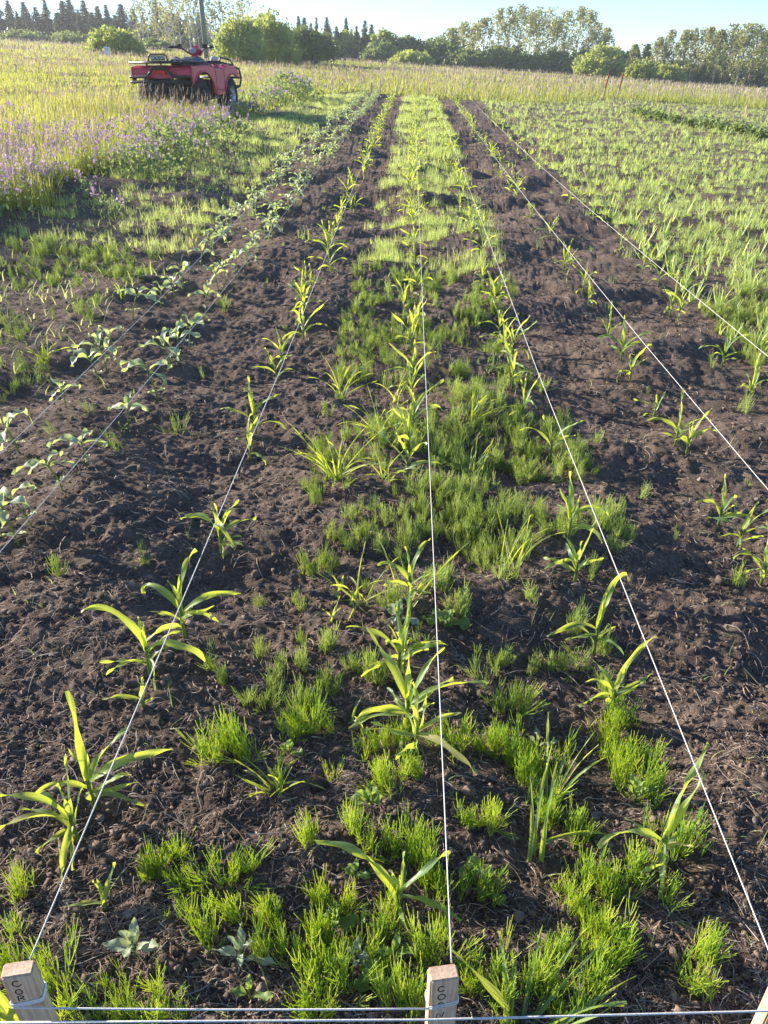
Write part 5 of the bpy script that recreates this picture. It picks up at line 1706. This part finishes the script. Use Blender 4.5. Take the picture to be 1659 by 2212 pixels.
    for sx in (-1, 1):
        Tb('grip', [[(sx * 0.32, 0.27, 1.14), (sx * 0.45, 0.195, 1.142)]], 0.024, 'black')
        B('switch_box', [((sx * 0.26, 0.29, 1.15), (0.075, 0.075, 0.085))], 'black', 0.012)
        Tb('brake_lever', [[(sx * 0.25, 0.34, 1.15), (sx * 0.36, 0.31, 1.15), (sx * 0.45, 0.25, 1.13)]], 0.009, 'tube')
    # racks
    z = 0.90
    rr = [[(-0.56, -1.06, z - 0.01), (0.56, -1.06, z - 0.01), (0.56, -0.30, z), (0.30, -0.22, z), (-0.30, -0.22, z), (-0.56, -0.30, z), (-0.56, -1.06, z - 0.01)]]
    rr += [[(xx, -1.06, z), (xx, -0.25, z)] for xx in np.linspace(-0.45, 0.45, 9)] + [[(-0.56, yy, z - 0.015), (0.56, yy, z - 0.015)] for yy in (-0.9, -0.68, -0.46)]
    rr += [[(sx * 0.34, yy, z), (sx * 0.34, yy, 0.80)] for sx in (-1, 1) for yy in (-0.86, -0.36)]
    Tb('rear_rack', rr, 0.016, 'tube')
    B('rack_plate', [((0, -0.68, 0.885), (1.04, 0.70, 0.012))], 'black', 0.004)
    Tb('rack_hoop', [[(-0.185, -1.05, z), (-0.17, -1.06, z + 0.085), (-0.13, -1.06, z + 0.115), (0.13, -1.06, z + 0.115), (0.17, -1.06, z + 0.085), (0.185, -1.05, z)]], 0.014, 'tube')
    B('name_plate', [((0, -1.055, z + 0.058), (0.27, 0.012, 0.075))], 'black', 0.004)
    cu = bpy.data.curves.new('plate_lettering', 'FONT'); cu.body = 'ARCTIC CAT'; cu.size = 0.062; cu.align_x = 'CENTER'; cu.align_y = 'CENTER'; cu.extrude = 0.001; cu.offset = 0.0012
    to = bpy.data.objects.new('plate_lettering', cu); COL.objects.link(to)
    dg = bpy.context.evaluated_depsgraph_get()
    me = bpy.data.meshes.new_from_object(to.evaluated_get(dg)); me.materials.clear(); me.materials.append(M['white'])
    bpy.data.objects.remove(to)
    to = bpy.data.objects.new('plate_lettering', me); COL.objects.link(to)
    sw = 0.255 / max(0.01, max(v.co.x for v in me.vertices) - min(v.co.x for v in me.vertices))
    to.scale = (sw, 1.0, 1.0); to.rotation_euler = (R(90), 0, 0); to.location = (0, -1.063, z + 0.058); adopt(root, to)
    z2 = 0.90
    fr = [[(-0.46, 0.36, z2), (0.46, 0.36, z2), (0.50, 0.95, z2 - 0.06), (-0.50, 0.95, z2 - 0.06), (-0.46, 0.36, z2)]]
    fr += [[(xx, 0.36, z2), (xx * 1.06, 0.95, z2 - 0.06)] for xx in np.linspace(-0.34, 0.34, 6)]
    fr += [[(sx * 0.3, yy, z2 - 0.03), (sx * 0.3, yy, 0.76)] for sx in (-1, 1) for yy in (0.5, 0.85)]
    fr += [[(sx * 0.47, 0.40, z2), (sx * 0.47, 0.48, z2 + 0.07), (sx * 0.49, 0.82, z2 + 0.03), (sx * 0.5, 0.94, z2 - 0.06)] for sx in (-1, 1)]
    Tb('front_rack', fr, 0.015, 'tube')
    # bumpers
    y = -1.06
    Tb('rear_bumper', [[(-0.60, y + 0.03, 0.665), (-0.56, y, 0.665), (-0.26, y, 0.665), (-0.17, y, 0.74), (-0.13, y, 0.80), (0.13, y, 0.80), (0.17, y, 0.74), (0.26, y, 0.665), (0.56, y, 0.665), (0.60, y + 0.03, 0.665)],
                       [(-0.60, y + 0.03, 0.585), (-0.56, y, 0.585), (0.56, y, 0.585), (0.60, y + 0.03, 0.585)], [(0.24, y, 0.665), (0.24, y, 0.585)], [(-0.24, y, 0.665), (-0.24, y, 0.585)]], 0.024, 'tube', 10)
    Tb('front_bumper', [[(sx * 0.50, 0.95, 0.80), (sx * 0.53, 1.12, 0.78), (sx * 0.53, 1.19, 0.62), (sx * 0.52, 1.14, 0.47), (sx * 0.48, 0.92, 0.42)] for sx in (-1, 1)] +
       [[(-0.53, 1.12, 0.78), (0.53, 1.12, 0.78)], [(-0.53, 1.19, 0.62), (0.53, 1.19, 0.62)], [(-0.52, 1.14, 0.47), (0.52, 1.14, 0.47)]], 0.020, 'tube')
    for sx in (-1, 1):
        B('panel_seam', [((sx * 0.5965, 0.29, 0.55), (0.004, 0.010, 0.46)), ((sx * 0.5965, -0.06, 0.56), (0.004, 0.010, 0.42)), ((sx * 0.5965, 0.12, 0.44), (0.004, 0.30, 0.012))], 'black', 0)
    B('tail_light', [((0.0, -1.0, 0.735), (0.20, 0.05, 0.075))], 'lens', 0.014)
    for sx in (-1, 1):
        B('footboard', [((sx * 0.40, 0.02, 0.30), (0.30, 0.46, 0.03))], 'black', 0.006)
    tag(root, 'red quad bike with black racks parked in the tall grass', 'quad bike')
    # pale bundle on the front rack
    V, T = ico(3)
    V = V * (1 + 0.15 * np.sin(V[:, 0:1] * 5) * np.cos(V[:, 2:3] * 4 + 1)) * np.array([0.07, 0.09, 0.06])
    V[:, 2] = np.maximum(V[:, 2], -0.04)
    o = mk('cloth_bundle', V, None, T, M['pad'])
    c, s = math.cos(R(-14)), math.sin(R(-14))
    lx, ly = 0.22, 0.70
    o.location = (ax + lx * c - ly * s, ay + lx * s + ly * c, root.location.z + 0.935)
    tag(o, 'small pale grey bundle lying on the front rack of the quad', 'bundle')


quad()

# ------------------------------------------------------------------ sky, sun, camera
w = bpy.data.worlds.new('World'); SC.world = w; w.use_nodes = True
nt = w.node_tree; nt.nodes.clear()
out = nt.nodes.new('ShaderNodeOutputWorld'); bg = nt.nodes.new('ShaderNodeBackground'); sky = nt.nodes.new('ShaderNodeTexSky')
sky.sky_type = 'NISHITA'; sky.sun_disc = False
sky.sun_elevation = SUN_EL; sky.sun_rotation = SUN_AZ
sky.altitude = 2000; sky.air_density = 1.0; sky.dust_density = 0.0; sky.ozone_density = 5.0
bg.inputs['Strength'].default_value = 0.095
nt.links.new(sky.outputs[0], bg.inputs[0]); nt.links.new(bg.outputs[0], out.inputs[0])
sd = bpy.data.lights.new('sun', 'SUN'); sd.energy = 5.0; sd.angle = R(0.6); sd.color = (1.0, 0.90, 0.77)
so = bpy.data.objects.new('sun', sd); COL.objects.link(so)
S = Vector((math.sin(SUN_AZ) * math.cos(SUN_EL), math.cos(SUN_AZ) * math.cos(SUN_EL), math.sin(SUN_EL)))
so.rotation_euler = S.to_track_quat('Z', 'Y').to_euler(); so.location = S * 50

cd = bpy.data.cameras.new('camera'); co = bpy.data.objects.new('camera', cd); COL.objects.link(co)
cd.sensor_fit = 'VERTICAL'; cd.sensor_height = 36; cd.sensor_width = 27
cd.lens = 36 * F / 2212
cd.clip_start = 0.05; cd.clip_end = 2000
co.location = (0, 0, CAM_H); co.rotation_euler = (R(90) - PITCH, 0, YAW)
SC.camera = co
SC.render.resolution_x, SC.render.resolution_y = 768, 1024
vs = SC.view_settings
SC.display_settings.display_device = 'sRGB'
vs.view_transform = 'Standard'; vs.look = 'None'; vs.exposure = 1.5; vs.gamma = 1
SC.cycles.max_bounces = 6; SC.cycles.transparent_max_bounces = 8
SC.cycles.use_denoising = True

hm, hnt, hout = new_mat('thin_haze')
pv = hnt.nodes.new('ShaderNodeVolumePrincipled')
pv.inputs['Color'].default_value = (0.86, 0.90, 0.96, 1); pv.inputs['Density'].default_value = 0.0009; pv.inputs['Anisotropy'].default_value = 0.45
hnt.links.new(pv.outputs[0], hout.inputs['Volume'])
bm = bmesh.new(); bm_box(bm, (0, 130, 8), (640, 390, 52))
hz = bevel_mesh('haze', bm, hm, None, 0)
tag(hz, kind='stuff')
SC.cycles.volume_bounces = 1
